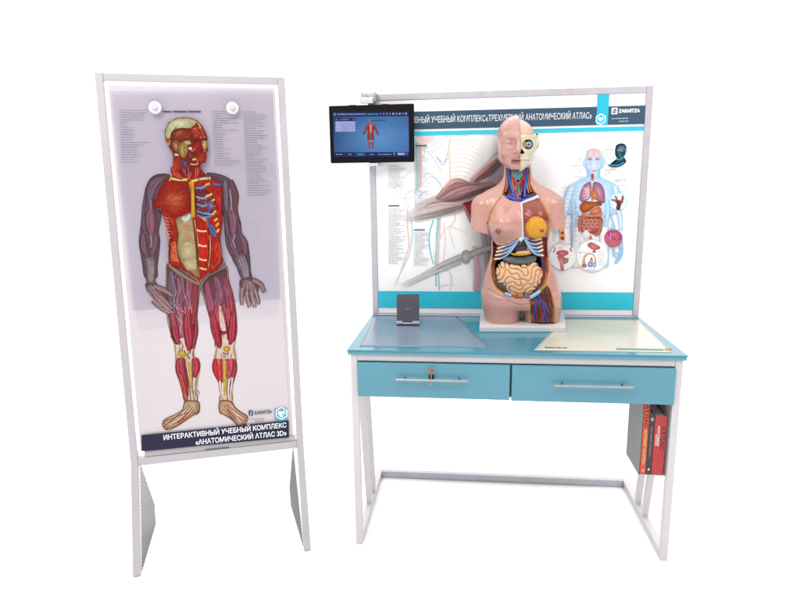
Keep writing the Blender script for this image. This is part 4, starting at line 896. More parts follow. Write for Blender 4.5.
# ------------------------------------------------------------------ tablet
def make_tablet():
    Y = D - .075
    n = np.array([0, 1., 0])
    tl, tr, br, bl = [hit(x, y, (0, Y, 0), n) for x, y in ((328.2,105), (413.9,104), (414.3,162.2), (330.6,163))]
    cx = (tl[0]+tr[0]+br[0]+bl[0])/4; z0 = (bl[2]+br[2])/2; z1 = (tl[2]+tr[2])/2; w = ((tr[0]-tl[0])+(br[0]-bl[0]))/2
    t = empty('tablet', (cx, Y, z0)); bpy.context.view_layer.update()
    tag(t, 'black tablet computer clamped to the poster board post, showing a small red muscle figure', 'tablet')
    h = z1 - z0
    MB().box((-w/2, 0, 0), (w/2, .014, h)).build('body', BLACK, t, .006, seg=4)
    for x in (-.08, .06): MB().box((x-.015, .003, h-.0005), (x+.015, .009, h+.0015)).build('button', BLACK, t, .0005)
    pr = Print((cx, Y - .0002, z0), (1, 0, 0), (0, 0, 1), (0, -1, 0), gap=.00003, base=.0003)
    k = Z(320, 95, 7.62)
    q = k(100,132, 672,128, 678,470, 108,470)
    pr.poly(q, '14205c')
    pr.fan(k(102,165, 390,162, 675,160, 677,300, 678,436, 390,437, 107,438, 104,300)[0:4], '2f5a94', '2f5a94')
    sq = [(102,165),(250,163),(390,162),(540,161),(675,160),(677,300),(678,436),(540,437),(390,437),(250,438),(107,438),(104,300)]
    cols = ['1f3f78','2f5c98','3c6cac','3e70b0','38689f','4a80bc','3f74b4','4a84c4','4a82c2','3c70b0','2c5690','2a528c']
    pr.z += pr.gap; n0 = len(pr.v); cq = k(430,320)[0]
    pr.v += [pr._put(pr.st(*k(*p)[0]), pr.z) for p in sq] + [pr._put(pr.st(*cq), pr.z)]; pr.c += [lin(c_) for c_ in cols] + [lin('6098d4')]
    pr.f += [(n0+i, n0+(i+1) % 12, n0+12) for i in range(12)]
    pr.poly(k(100,130, 674,126, 675,160, 100,166), '1a2460'); pr.poly(k(106,436, 678,434, 679,470, 107,472), '161e58')
    pr.poly(k(116,176, 268,176, 268,198, 116,198), '1a2054'); pr.poly(k(117,200, 268,200, 268,278, 118,279), 'a6b0e6')
    for y in (218, 242, 264): pr.words(*k(165, y)[0], k(220, 0)[0][0], .5, 0, '6c76b8')
    for y in (230, 254): pr.ribbon(k(120,y, 266,y), .25, '8490cc', smooth=False)
    pr.words(*k(155,184)[0], k(228,0)[0][0], .6, 0, 'a0a8dc'); pr.disc(k(128,187)[0], .6, .6, 'a0a8dc'); pr.disc(k(254,187)[0], .6, .6, '8088c0')
    pr.ring(k(112,147)[0], 1.0, .4, 'b8c0ec'); pr.words(*k(132,143)[0], k(350,0)[0][0], .9, -.005, 'b0b8ec', 1)
    pr.words(*k(360,143)[0], k(445,0)[0][0], .9, -.005, '40b8d0', 1)
    for i, x in enumerate((462,486,510,534,559,584,608,632,656)): pr.disc(k(x, 144 - i*.3)[0], .8, .8, ['7880b4','8890c4','98a0d0','8088c0','e0e4fa','b0b8e4','d0d4f4','8890c4','d8dcf8'][i])
    for x0, x1 in ((122,175), (215,243), (375,410), (443,545)): pr.words(*k(x0,449)[0], k(x1,0)[0][0], .8, 0, 'a0a8e0', 1)
    pr.poly(k(270,436, 348,436, 348,466, 270,467), '1c4a74'); pr.words(*k(290,449)[0], k(330,0)[0][0], .8, 0, '70c0e0', 1)
    pr.disc(k(567,448)[0], 1, 1.3, '30a0c8'); pr.poly(k(592,441, 645,441, 645,457, 592,458), 'b0b8ec'); pr.poly(k(652,440, 670,440, 670,458, 652,458), '4858b8')
    # muscle figure
    pr.poly(k(372,192, 430,190, 500,189, 500,196, 430,197, 372,199), '2a4878')
    red, rm = '7c1c1c', 'c8443c'
    pr.ribbon(k(384,192, 386,212, 386,226), [2,2.6,1.6], '7c3024', 'c07050'); pr.disc(k(377,193)[0], 1, .9, '98903c')
    pr.ribbon(k(388,226, 388,262, 386,296), [8.2,6.4,5.4], red, rm); pr.ribbon(k(364,236, 352,266, 338,288, 330,304), [2.8,2,1.7,.9], red, ['b83830','b83830','90342c','6c2c34'])
    pr.ribbon(k(414,236, 427,264, 438,288, 448,306), [2.8,2,1.7,.9], red, ['b83830','b83830','90342c','6c2c34'])
    pr.ribbon(k(374,292, 373,330, 378,370, 379,412), [2.8,3.1,2.0,1.2], red, ['b83830','a83028','b04c40','b86858']); pr.ribbon(k(400,292, 402,330, 402,370, 404,412), [2.8,3.1,2.0,1.2], red, ['b83830','a83028','b04c40','b86858'])
    pr.ribbon(k(388,230, 388,285), [.8,1.2], 'd8a090', 'e8c8bc', smooth=False); pr.disc(k(379,352)[0], .8, .8, 'd8b0a0'); pr.disc(k(402,352)[0], .8, .8, 'd8b0a0'); pr.ribbon(k(378,236, 398,236), 1.2, 'e0a898', smooth=False)
    pr.ribbon(k(376,416, 380,420), 1.4, 'b87860', smooth=False); pr.ribbon(k(404,416, 408,420), 1.4, 'b87860', smooth=False)
    pr.build('screen', painted('tablet_screen', .12, .5, .05, 30, emit=.85), t)
make_tablet()

# ------------------------------------------------------------------ reflection sheets and small things on the desk
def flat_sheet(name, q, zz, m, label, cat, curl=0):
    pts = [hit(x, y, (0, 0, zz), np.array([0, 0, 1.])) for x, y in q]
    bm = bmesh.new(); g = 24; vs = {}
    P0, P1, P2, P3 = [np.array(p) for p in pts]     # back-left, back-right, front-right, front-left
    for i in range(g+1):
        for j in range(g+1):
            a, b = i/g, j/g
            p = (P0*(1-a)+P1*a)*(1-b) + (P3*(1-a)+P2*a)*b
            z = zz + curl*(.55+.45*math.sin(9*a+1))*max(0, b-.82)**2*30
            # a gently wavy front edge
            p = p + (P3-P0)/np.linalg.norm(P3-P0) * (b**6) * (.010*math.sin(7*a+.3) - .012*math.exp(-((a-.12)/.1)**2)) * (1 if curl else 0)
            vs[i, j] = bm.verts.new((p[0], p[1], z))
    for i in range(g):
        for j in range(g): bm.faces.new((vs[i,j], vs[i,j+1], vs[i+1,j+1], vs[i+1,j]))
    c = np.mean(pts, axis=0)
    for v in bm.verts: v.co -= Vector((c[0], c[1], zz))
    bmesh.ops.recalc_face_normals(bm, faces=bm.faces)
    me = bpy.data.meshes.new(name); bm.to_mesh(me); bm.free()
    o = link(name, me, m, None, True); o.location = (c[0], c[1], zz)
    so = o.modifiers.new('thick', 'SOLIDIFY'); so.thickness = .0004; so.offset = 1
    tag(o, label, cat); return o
flat_sheet('grey_reflection_sheet', [(374.8,315.6), (456.5,315.8), (488.5,347.6), (359.5,346.6)], H+.0005, mat('grey_reflection', (.165, .225, .295, 1), .25, spec=.25, vary=.05, vscale=8),
           'flat grey-blue sheet standing in for a reflection on the left of the teal desktop', 'reflection sheet', .00001)  # grey sheet added to paint a reflection on the glass
cs = flat_sheet('cream_reflection_sheet', [(563,319.0), (637.5,319.6), (672.5,352.6), (534,350.2)], H+.0005, mat('cream_reflection', (.52, .495, .41, 1), .2, spec=.35, vary=.04, vscale=6),
           'flat cream sheet standing in for a reflection on the right of the teal desktop', 'sheet')  # cream sheet with marks, added in place of a reflection in the desktop
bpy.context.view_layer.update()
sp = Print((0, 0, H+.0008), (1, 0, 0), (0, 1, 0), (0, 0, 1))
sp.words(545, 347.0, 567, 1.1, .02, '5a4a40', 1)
sp.build('sheet_line', PRINTFINE, cs); sp = Print((0, 0, H+.0008), (1, 0, 0), (0, 1, 0), (0, 0, 1))
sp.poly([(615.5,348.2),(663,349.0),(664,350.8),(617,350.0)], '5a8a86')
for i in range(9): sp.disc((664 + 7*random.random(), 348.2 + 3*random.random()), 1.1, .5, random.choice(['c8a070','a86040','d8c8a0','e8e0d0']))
sp.build('sheet_emblem', PRINTFINE, cs)

def make_dock():
    n = np.array([0, 0, 1.])
    a = hit(396.2, 325.8, (0,0,H), n); b = hit(419.6, 325.8, (0,0,H), n)
    cx, cy, w = (a[0]+b[0])/2, (a[1]+b[1])/2, b[0]-a[0]
    t = empty('charging_stand', (cx, cy, H), math.atan2(b[1]-a[1], w)); tag(t, 'small dark grey charging stand with a silver lip, standing at the left of the desktop', 'charging stand')
    bpy.context.view_layer.update()
    hgt = .122; tilt = .25
    top = Vector((0, .012 + hgt*math.sin(tilt), .012 + hgt*math.cos(tilt)))
    MB().bar((0, .012, .012), top, w*.97, .008).build('back_plate', CHARC, t, .002, seg=3)
    MB().bar((0, .085, .004), (0, .043, .085), w*.5, .006).build('rear_leg', CHARC, t, .001)
    MB().box((-w*.48, .0, .0005), (w*.48, .09, .007)).build('foot', CHARC, t, .002)
    sl = mat('silver_lip', (.55, .53, .58, 1), .3, .5)
    MB().box((-w*.5, -.008, .008), (-w*.22, .010, .020)).box((w*.20, -.008, .008), (w*.5, .010, .020)).box((-w*.22, -.006, .008), (w*.20, .006, .014)).build('lip', sl, t, .002, seg=3)
    mw = t.matrix_world; q = np.array(mw.to_3x3() @ Vector((1,0,0)))
    upv = np.array(mw.to_3x3() @ Vector((0, math.sin(tilt), math.cos(tilt)))); nv = np.array(mw.to_3x3() @ Vector((0, -math.cos(tilt), math.sin(tilt))))
    pr = Print(np.array(mw @ Vector((0, .012, .012))) + nv*.0042, q, upv, nv)
    lettering('lettering', 'UAO', pr, 405.2, 410.0, 307.9, 309.8, TEXTG, t, .01, z=.0008)
make_dock()

# ------------------------------------------------------------------ books in the holder
def book(x0, x1, z0, z1, y0, y1, cover, label, spine):
    b = empty('book', ((x0+x1)/2, y0, z0)); tag(b, label, 'book', 'books in the perforated holder'); bpy.context.view_layer.update()
    w = (x1-x0)/2; h = z1-z0; dpt = y1-y0; th = .0016
    m = MB().box((-w, 0, 0), (w, th, h)).box((-w, th+.0001, 0), (-w+th, dpt, h)).box((w-th, th+.0001, 0), (w, dpt, h))
    m.build('cover', cover, b, .0006)
    MB().box((-w+th+.0002, th+.0003, .003), (w-th-.0002, dpt-.004, h-.003)).build('pages', mat('book_pages', (.42, .38, .42, 1), .8, vary=.08, vscale=400), b)
    pr = Print(((x0+x1)/2, y0, z0), (0, 0, 1), (-1, 0, 0), (0, -1, 0), base=.0004)
    for (text, s0, s1, v0, v1, tm) in spine:
        c = bpy.data.curves.new('spine', 'FONT'); c.body = text; c.offset = .02; t = bpy.data.objects.new('spine', c); COL.objects.link(t)
        dg = bpy.context.evaluated_depsgraph_get(); dg.update(); me = bpy.data.meshes.new_from_object(t.evaluated_get(dg)); bpy.data.objects.remove(t)
        co = np.array([v.co[:] for v in me.vertices]); xl, xh = co[:,0].min(), co[:,0].max()
        for v in me.vertices:      # reads downwards, top of letters to the right
            S = (v.co.x-xl)/(xh-xl); y = v.co.y/.729
            v.co = (-w + 2*w*(v0+(v1-v0)*y), -.0006, h*(1-(s0+(s1-s0)*S)))
        me.materials.clear(); link('spine_text', me, tm, b)
    return b
RED = mat('orange_red_cover', (.50, .055, .02, 1), .35, vary=.06, vscale=30); DARK = mat('dark_brown_cover', (.028, .020, .016, 1), .4, vary=.1, vscale=40); RED2 = mat('crimson_cover', (.40, .016, .016, 1), .32, vary=.1, vscale=25)
GOLD = mat('gold_foil', (.65, .48, .16, 1), .4); WT = mat('white_foil', (.75, .73, .70, 1), .5); DKR = mat('dark_red_ink', (.10, .006, .006, 1), .5); GRY = mat('grey_ink', (.30, .29, .26, 1), .5)
book(.4755, .4955, .3385, .615, .020, .18, RED, 'thin orange-red book, leftmost in the holder under the desk', [('АТЛАС', .02, .34, .2, .85, DKR), ('АНАТОМИЯ ЧЕЛОВЕКА', .36, .86, .3, .75, GOLD), ('М', .93, .965, .3, .75, GOLD)])
book(.4965, .5155, .3385, .571, .020, .18, DARK, 'dark book with white emblem, between the two red books in the holder', [('О', .05, .10, .3, .7, WT), ('АНАТОМИЯ ЧЕЛОВЕКА', .2, .7, .38, .62, GRY), ('1', .9, .93, .35, .65, WT)])
book(.5165, .5575, .3385, .566, .020, .18, RED2, 'thick crimson book with white lettering, rightmost in the holder under the desk', [('АТЛАС', .16, .58, .55, .92, DKR), ('АНАТОМИИ', .16, .50, .26, .46, WT), ('ЧЕЛОВЕКА', .30, .50, .12, .22, WT)])

# ------------------------------------------------------------------ TORSO
TS = 1 / 244.0
TY = .42                                   # depth of the torso's middle
_b = hit(521, 327.2, (0, TY, 0), np.array([0, 1., 0]))
PLH = .022
TORIG = np.array([_b[0], TY, H + PLH])
LEAN = -.0225
def TL(px, py, y=0.):
    """photo pixel -> torso frame (x, z) on the vertical sheet at depth y"""
    h = hit(px, py, (0, TY + y * TS, 0), np.array([0, 1., 0]))
    z = (h[2] - TORIG[2]) / TS; x = (h[0] - TORIG[0]) / TS - LEAN * z
    return (x, z)
def TP(pts, y=-20.): return [TL(px, py, y) for px, py in pts]
def tworld(V):
    V = np.asarray(V, float).copy(); V[:, 0] += LEAN * V[:, 2]
    return V * TS

def smin(a, b, k):
    h = np.maximum(k - np.abs(a - b), 0) / k
    return np.minimum(a, b) - h * h * k * .25
def smax(a, b, k): return -smin(-a, -b, k)
def ell(X, Y, Zz, c, r):
    qx, qy, qz = (X - c[0]) / r[0], (Y - c[1]) / r[1], (Zz - c[2]) / r[2]
    k0 = np.sqrt(qx*qx + qy*qy + qz*qz)
    k1 = np.sqrt((qx/r[0])**2 + (qy/r[1])**2 + (qz/r[2])**2) + 1e-6
    return k0 * (k0 - 1) / k1
def cap(X, Y, Zz, a, b, ra, rb):
    a, b = np.array(a, float), np.array(b, float); d = b - a
    t = np.clip(((X-a[0])*d[0] + (Y-a[1])*d[1] + (Zz-a[2])*d[2]) / (d @ d), 0, 1)
    return np.sqrt((X-a[0]-t*d[0])**2 + (Y-a[1]-t*d[1])**2 + (Zz-a[2]-t*d[2])**2) - (ra + (rb-ra)*t)
def poly2(X, Zz, pts):
    """signed distance in the frontal plane, negative inside"""
    pts = np.array(pts, float); n = len(pts); d = np.full(X.shape, 1e9); ins = np.zeros(X.shape, bool)
    for i in range(n):
        a, b = pts[i], pts[(i+1) % n]; e = b - a
        wx, wz = X - a[0], Zz - a[1]; t = np.clip((wx*e[0] + wz*e[1]) / (e @ e + 1e-9), 0, 1)
        d = np.minimum(d, (wx - e[0]*t)**2 + (wz - e[1]*t)**2)
        c = (a[1] > Zz) != (b[1] > Zz)
        with np.errstate(divide='ignore', invalid='ignore'):
            xi = a[0] + (Zz - a[1]) * e[0] / (e[1] if e[1] else 1e-9)
        ins ^= c & (X < xi)
    return np.where(ins, -1, 1) * np.sqrt(d)
def line2(X, Zz, pts):
    d = np.full(X.shape, 1e9)
    for a, b in zip(pts[:-1], pts[1:]):
        a, b = np.array(a), np.array(b); e = b - a
        wx, wz = X - a[0], Zz - a[1]; t = np.clip((wx*e[0] + wz*e[1]) / (e @ e + 1e-9), 0, 1)
        d = np.minimum(d, (wx - e[0]*t)**2 + (wz - e[1]*t)**2)
    return np.sqrt(d)

def surface_net(Fv, org, h):
    """mesh of the zero level of a sampled field"""
    S = Fv < 0; nx, ny, nz = Fv.shape
    cnt = np.zeros((nx-1, ny-1, nz-1), np.int8)
    for i in (0, 1):
        for j in (0, 1):
            for k in (0, 1): cnt += S[i:nx-1+i, j:ny-1+j, k:nz-1+k]
    act = (cnt > 0) & (cnt < 8); I = np.argwhere(act); idx = np.full(act.shape, -1, np.int64); idx[act] = np.arange(len(I))
    acc = np.zeros((len(I), 3)); num = np.zeros(len(I))
    cor = [(i, j, k) for i in (0, 1) for j in (0, 1) for k in (0, 1)]
    val = {c: Fv[I[:,0]+c[0], I[:,1]+c[1], I[:,2]+c[2]] for c in cor}
    for a in cor:
        for ax in range(3):
            if a[ax]: continue
            b = list(a); b[ax] = 1; b = tuple(b)
            va, vb = val[a], val[b]; c = (va < 0) != (vb < 0)
            t = np.where(c, va / np.where(va == vb, 1, va - vb), 0)
            p = np.tile(np.array(a, float), (len(I), 1)); p[:, ax] += t
            acc[c] += p[c]; num[c] += 1
    V = (I + acc / num[:, None]) * h + np.array(org)
    faces = []
    for ax in range(3):
        sl0 = [slice(None)]*3; sl1 = [slice(None)]*3; sl0[ax] = slice(0, -1); sl1[ax] = slice(1, None)
        s0, s1 = S[tuple(sl0)], S[tuple(sl1)]
        E_ = np.argwhere(s0 != s1)
        o1, o2 = [q for q in range(3) if q != ax]
        E_ = E_[(E_[:, o1] > 0) & (E_[:, o2] > 0) & (E_[:, o1] < Fv.shape[o1]-1) & (E_[:, o2] < Fv.shape[o2]-1)]
        flip = s0[tuple(E_.T)]
        if ax == 1: flip = ~flip
        def at(d1, d2):
            q = E_.copy(); q[:, o1] -= d1; q[:, o2] -= d2; return idx[tuple(q.T)]
        Q = np.stack([at(1,1), at(0,1), at(0,0), at(1,0)], 1)
        Q[~flip] = Q[~flip][:, ::-1]; faces.append(Q)
    return V, np.concatenate(faces)

def grid(x0, x1, y0, y1, z0, z1, h):
    X = np.arange(x0, x1+h, h, dtype=np.float32); Y = np.arange(y0, y1+h, h, dtype=np.float32); Z_ = np.arange(z0, z1+h, h, dtype=np.float32)
    return np.meshgrid(X, Y, Z_, indexing='ij', sparse=True), (x0, y0, z0)

def sample2(img, x0, z0, h, x, z):
    i = np.clip((x - x0) / h, 0, img.shape[0]-1.001); j = np.clip((z - z0) / h, 0, img.shape[1]-1.001)
    a, b = i.astype(int), j.astype(int); f, g = i - a, j - b
    if img.ndim == 3: f, g = f[..., None], g[..., None]
    return img[a,b]*(1-f)*(1-g) + img[a+1,b]*f*(1-g) + img[a,b+1]*(1-f)*g + img[a+1,b+1]*f*g

def net_obj(name, Fv, org, h, mat_, parent, color=None, cut=None):
    V, Q = surface_net(Fv, org, h)
    me = bpy.data.meshes.new(name)
    W_ = tworld(V)
    me.vertices.add(len(W_)); me.vertices.foreach_set('co', W_.astype(np.float32).ravel())
    me.loops.add(len(Q)*4); me.loops.foreach_set('vertex_index', Q.astype(np.int32).ravel())
    me.polygons.add(len(Q)); me.polygons.foreach_set('loop_start', np.arange(0, len(Q)*4, 4, dtype=np.int32)); me.polygons.foreach_set('loop_total', np.full(len(Q), 4, np.int32))
    me.update(calc_edges=True); me.validate()
    if color is not None:
        c = color(V) if callable(color) else np.tile(np.array(lin(color)), (len(V), 1))
        at_ = me.color_attributes.new('paint', 'FLOAT_COLOR', 'POINT'); at_.data.foreach_set('color', c.astype(np.float32).ravel())
    return link(name, me, mat_, parent, True)

def labyrinth(shape, h, lam, seed, it=3):
    """maze of even-width folds (band-passed noise, sharpened again and again)"""
    g = np.random.default_rng(seed); u = g.standard_normal(shape)
    kx = np.fft.fftfreq(shape[0], h)[:, None]; kz = np.fft.fftfreq(shape[1], h)[None]
    k = np.sqrt(kx**2 + kz**2); f0 = 1/lam; B = np.exp(-((k - f0) / (.30*f0))**2)
    for _ in range(it):
        u = np.real(np.fft.ifft2(np.fft.fft2(u) * B)); u /= u.std(); u = np.tanh(2.2*u)
    u = np.real(np.fft.ifft2(np.fft.fft2(u) * np.exp(-(k*lam*.22)**2)))
    return u / np.abs(u).max()

def gsm(a, n=9):
    kk = np.hanning(n+2)[1:-1]; kk /= kk.sum()
    return np.convolve(np.pad(a, n//2, mode='edge'), kk, 'valid')

PLASTIC = painted('painted_model_skin', .26, .4, .035, 25, coat=.4, bump=.06, bscale=350)
ORGAN = painted('painted_model_organ', .36, .4, .10, 120, coat=.1)

def make_torso():
    t = empty('anatomical_torso', (TORIG[0], TORIG[1], H)); tag(t, 'open anatomical torso model with half-skull head and exposed organs, on a white plinth', 'anatomical model')
    bpy.context.view_layer.update()
    up = empty('tmp', (0, 0, 0)); bpy.data.objects.remove(up)
    # plinth, front edge from the photograph
    n = np.array([0, 0, 1.])
    a, b = hit(479.2, 332.2, (0,0,H), n), hit(565.8, 332.2, (0,0,H), n)
    c = hit(483.2, 313.4, (0,0,H+PLH), n); e = hit(563, 312.6, (0,0,H+PLH), n)
    q = [a, b, np.array([e[0]+.004, e[1]-.0, H]), np.array([c[0]-.012, c[1], H])]
    v = [(p[0]-TORIG[0], p[1]-TORIG[1], zz) for zz in (.0006, PLH) for p in q]
    MB().add(v, [(3,2,1,0),(4,5,6,7),(0,1,5,4),(1,2,6,5),(2,3,7,6),(3,0,4,7)]).build('plinth', mat('white_plinth', (.62, .61, .63, 1), .35, vary=.02), t, .0025, seg=3)
    lift = Vector((0, 0, PLH))
    made = []
    # ---------------- body field
    h = .6
    (X, Y, Zz), org = grid(-54, 54, -44, 34, -1.2, 158, h)
    z1 = np.arange(org[2], 158 + h, h)
    def prof(pairs):
        pr_ = sorted(pairs); return gsm(np.interp(z1, [p[0] for p in pr_], [p[1] for p in pr_]), 11).astype(np.float32)[None, None, :]
    # silhouette rows: photo y, left x, right x
    rows = [(306,482.8,560.2),(296,482.3,560),(290,482.7,559),(279,483.8,557),(271,486,554.5),(266,487.5,552),(257,490.4,549),(252,491.2,548.6),(241,491.5,548.2),(231,489.5,550),(222,487.5,552),(212,486.5,553),(203,487,551.5),(197,490,547)]
    L_, R_, B_ = [], [], []
    for py, xl_, xr_ in rows:
        a0, z_ = TL(xl_, py, 0); a1, _ = TL(xr_, py, 0); L_.append((z_, a0)); R_.append((z_, a1))
    zz = lambda py: TL(520, py, 0)[1]
    Lp, Rp = prof(L_), prof(R_)
    hb = prof([(zz(308), 23), (zz(292), 25), (zz(278), 24.5), (zz(262), 21), (zz(250), 19.5), (zz(238), 20.5), (zz(222), 22.5), (zz(208), 21), (zz(197), 16)])
    yc = prof([(zz(308), 1), (zz(280), 1), (zz(255), 0), (zz(230), -1), (zz(205), 1), (zz(195), 3)])
    cx, ha = (Lp + Rp) / 2, (Rp - Lp) / 2
    qx = np.abs((X - cx) / ha); qy = np.abs((Y - yc) / hb); pw = 2.35
    trunk = ((qx**pw + qy**pw) ** (1/pw) - 1) * np.minimum(ha, hb)
    zt_, zb_ = zz(195), zz(307)
    trunk = smax(trunk, Zz - zt_, 8); trunk = smax(trunk, zb_ - Zz, 5)
    body = trunk
    # thighs
    def thigh(pts, r0):
        f = None
        for (py0, xl0, xr0, d0), (py1, xl1, xr1, d1) in zip(pts[:-1], pts[1:]): pass
        zs = [TL(520, p[0], 0)[1] for p in pts]; 
        Lx = [(TL(p[1], p[0], 0)[1], TL(p[1], p[0], 0)[0]) for p in pts]; Rx = [(TL(p[2], p[0], 0)[1], TL(p[2], p[0], 0)[0]) for p in pts]
        l, r = prof(Lx), prof(Rx); dd = prof([(z_, p[3]) for z_, p in zip(zs, pts)])
        c_, w_ = (l + r)/2, (r - l)/2
        f = ((np.abs((X-c_)/w_)**2.1 + np.abs((Y - 0)/dd)**2.1) ** (1/2.1) - 1) * np.minimum(w_, dd)
        return smax(smax(f, -1.0 - Zz + 0*X, 1.2), Zz - zs[-1], 6)
    body = smin(body, thigh([(325,486.8,517.5,20),(318,484.6,519.5,21),(310,483.4,521,22),(302,482.8,521.5,23),(292,482.6,521,22)], 0), 5)
    body = smin(body, thigh([(325,526,557.5,20),(318,523.6,559.8,21),(310,522.2,560.2,22),(302,521.5,560.2,23),(292,521.8,559.6,22)], 0), 5)
    # shoulders, arms, neck
    zc = lambda px, py, y=0.: (TL(px, py, y)[0], y, TL(px, py, y)[1])
    body = smin(body, cap(X, Y, Zz, zc(504,199,4), zc(484,206,3), 13, 11.5), 8)
    body = smin(body, cap(X, Y, Zz, zc(533,198,4), zc(552,205,3), 13, 11.5), 8)
    body = smin(body, cap(X, Y, Zz, zc(510,186,5), zc(494,199.5,4), 7, 9.5), 7)
    body = smin(body, cap(X, Y, Zz, zc(526,185,5), zc(545,199.5,4), 7, 9.5), 7)
    arm = np.minimum(cap(X, Y, Zz, zc(483.2,206.3,2), zc(481.6,236,1), 12.2, 11), 1e9)
    pl = TL(470, 229.5, 0), TL(488, 234, 0)
    sl_ = (pl[1][1]-pl[0][1])/(pl[1][0]-pl[0][0])
    arm = smax(arm, (pl[0][1] + sl_*(X - pl[0][0])) - Zz, 1.2)
    body = smin(body, arm, 1.6)
    arm = cap(X, Y, Zz, zc(552.4,205.6,2), zc(554.4,232,1), 11.8, 11)
    pl = TL(552, 230.3, 0), TL(566, 226, 0); sl_ = (pl[1][1]-pl[0][1])/(pl[1][0]-pl[0][0])
    arm = smax(arm, (pl[0][1] + sl_*(X - pl[0][0])) - Zz, 1.2)
    body = smin(body, arm, 1.6)
    neck = cap(X, Y, Zz, zc(517.6,160,5), zc(517.8,194,4), 13.2, 14.6)
    body = smin(body, neck, 8)
    # breast (viewer left) and the chest muscle mound (viewer right), nipple, pubic mound, glute
    body = smin(body, ell(X, Y, Zz, zc(503.5,224,-17), (13.6, 15.5, 13.6)), 10)
    body = smin(body, ell(X, Y, Zz, zc(536,220,-13), (13, 11, 14)), 7)
    nx_, nz_ = TL(498.3, 231.6, -32)
    body = smin(body, ell(X, Y, Zz, (nx_, -32.0, nz_), (1.9, 2.9, 1.9)), 1.2)
    body = smin(body, ell(X, Y, Zz, zc(520.5,302,-16), (10, 7, 6)), 5)
    full = body
    # front surface map
    ny = Y.shape[1]; Yl = Y.ravel()
    neg = full < 0; anyn = neg.any(axis=1); fi = neg.argmax(axis=1)
    fi = np.clip(fi, 1, ny-1); ii, kk = np.indices(fi.shape)
    f1, f0 = full[ii, fi, kk], full[ii, fi-1, kk]
    YF = np.where(anyn, Yl[fi] - h * f1 / np.where(f1 == f0, 1, f1 - f0) * 1.0, 6.0)
    YF = np.where(anyn, Yl[fi-1] + h * f0 / np.where(f0 == f1, 1, f0 - f1), 6.0)
    for _ in range(2):
        YFp = np.pad(YF, 1, mode='edge'); YF = (YFp[1:-1,1:-1]*2 + YFp[:-2,1:-1] + YFp[2:,1:-1] + YFp[1:-1,:-2] + YFp[1:-1,2:]) / 6
    def yf(x, z): return float(sample2(YF, org[0], org[2], h, np.array([x]), np.array([z]))[0])
    def front(px, py, off=0.):
        """photo pixel -> point on the model's front"""
        y = -20.
        for _ in range(4):
            x, z = TL(px, py, y); y = yf(x, z)
        x, z = TL(px, py, y); return (x, y + off, z)
    FP = lambda pts: [(front(*p)[0], front(*p)[2]) for p in pts]
    A = Z(480, 225, 7.99); Bz = Z(465, 160, 6.655); Cz = Z(470, 270, 7.62)
    # ---------------- openings
    hp = .3
    PX = np.arange(-54, 54 + hp, hp)[:, None] * np.ones((1, 1)); PZ = np.arange(-1.2, 158 + hp, hp)[None, :]
    PXg, PZg = np.broadcast_arrays(PX, PZ)
    cav_px = A(100,120, 108,124, 140,160, 185,163, 250,140, 316,98, 350,88, 400,118, 470,112, 512,100, 538,98, 536,150, 543,250, 552,320, 556,360, 545,425, 530,470, 522,492, 480,530, 400,575, 300,582, 240,575, 180,548, 130,510, 100,455, 84,395, 84,340, 94,290, 104,210)
    cav = poly2(PXg, PZg, FP(cav_px))
    deep = poly2(PXg, PZg, FP(A(318,112, 342,112, 372,165, 410,215, 448,248, 490,262, 497,300, 500,380, 492,470, 440,540, 400,562, 300,568, 230,552, 170,520, 130,470, 122,400, 120,320, 135,285, 190,268, 240,225, 285,165)))
    neckp = poly2(PXg, PZg, FP(Bz(268,45, 272,100, 266,160, 246,232, 300,268, 378,282, 440,262, 492,238, 462,205, 438,160, 436,100, 432,45)))
    legp = poly2(PXg, PZg, FP(Cz(588,112, 610,140, 630,200, 645,280, 648,400, 645,440, 455,440, 458,330, 450,228, 500,190)))
    plate = poly2(PXg, PZg, FP(Bz(250,236, 375,284, 492,240, 520,285, 545,340, 566,400, 552,470, 548,520, 372,520, 290,562, 235,560, 180,530, 160,470, 150,420, 170,350, 205,290)))
    chestm = poly2(PXg, PZg, FP(Bz(378,284, 492,240, 520,285, 545,340, 566,400, 552,470, 548,530, 470,535, 400,520, 384,530)))
    carve = np.zeros_like(cav)
    carve = np.maximum(carve, np.clip(-cav*1.1, 0, 2.6)); carve = np.maximum(carve, np.clip(-deep*2.2, 0, 11.5) + np.where(deep < 0, 2.6, 0))
    carve = np.maximum(carve, np.clip(-neckp*1.3, 0, 4.2)); carve = np.maximum(carve, np.clip(-legp*1.1, 0, 2.4))
    carve = np.maximum(carve, .8*np.exp(-(np.abs(plate)/.55)**2))
    for ln in (Cz(140,150, 200,190, 262,212, 300,242, 385,272), Cz(385,272, 440,262, 462,226), Cz(265,170, 262,212), Cz(392,212, 390,275, 392,310)):
        carve = np.maximum(carve, .7*np.exp(-(line2(PXg, PZg, FP(ln))/.5)**2))
    # muscle grain on the bared chest wall
    ang = np.arctan2(PZg - FP(Bz(560,400))[0][1], PXg - FP(Bz(575,400))[0][0])
    grain = np.sin(ang*46 + 1.5*np.sin(PXg*.7))
    carve = carve + np.where(chestm < -1, .55 + .06*grain, np.clip(-chestm, 0, .55))
    for _ in range(2):
        p = np.pad(carve, 1, mode='edge'); carve = (p[1:-1,1:-1]*2 + p[:-2,1:-1] + p[2:,1:-1] + p[1:-1,:-2] + p[1:-1,2:]) / 6
    xs, zs_ = X[:,0,0], Zz[0,0,:]
    CV = sample2(carve, -54, -1.2, hp, xs[:,None]+0*zs_[None], zs_[None]+0*xs[:,None]).astype(np.float32)
    fm = np.clip((9 - Y) / 8, 0, 1)
    carved = full + CV[:, None, :] * fm
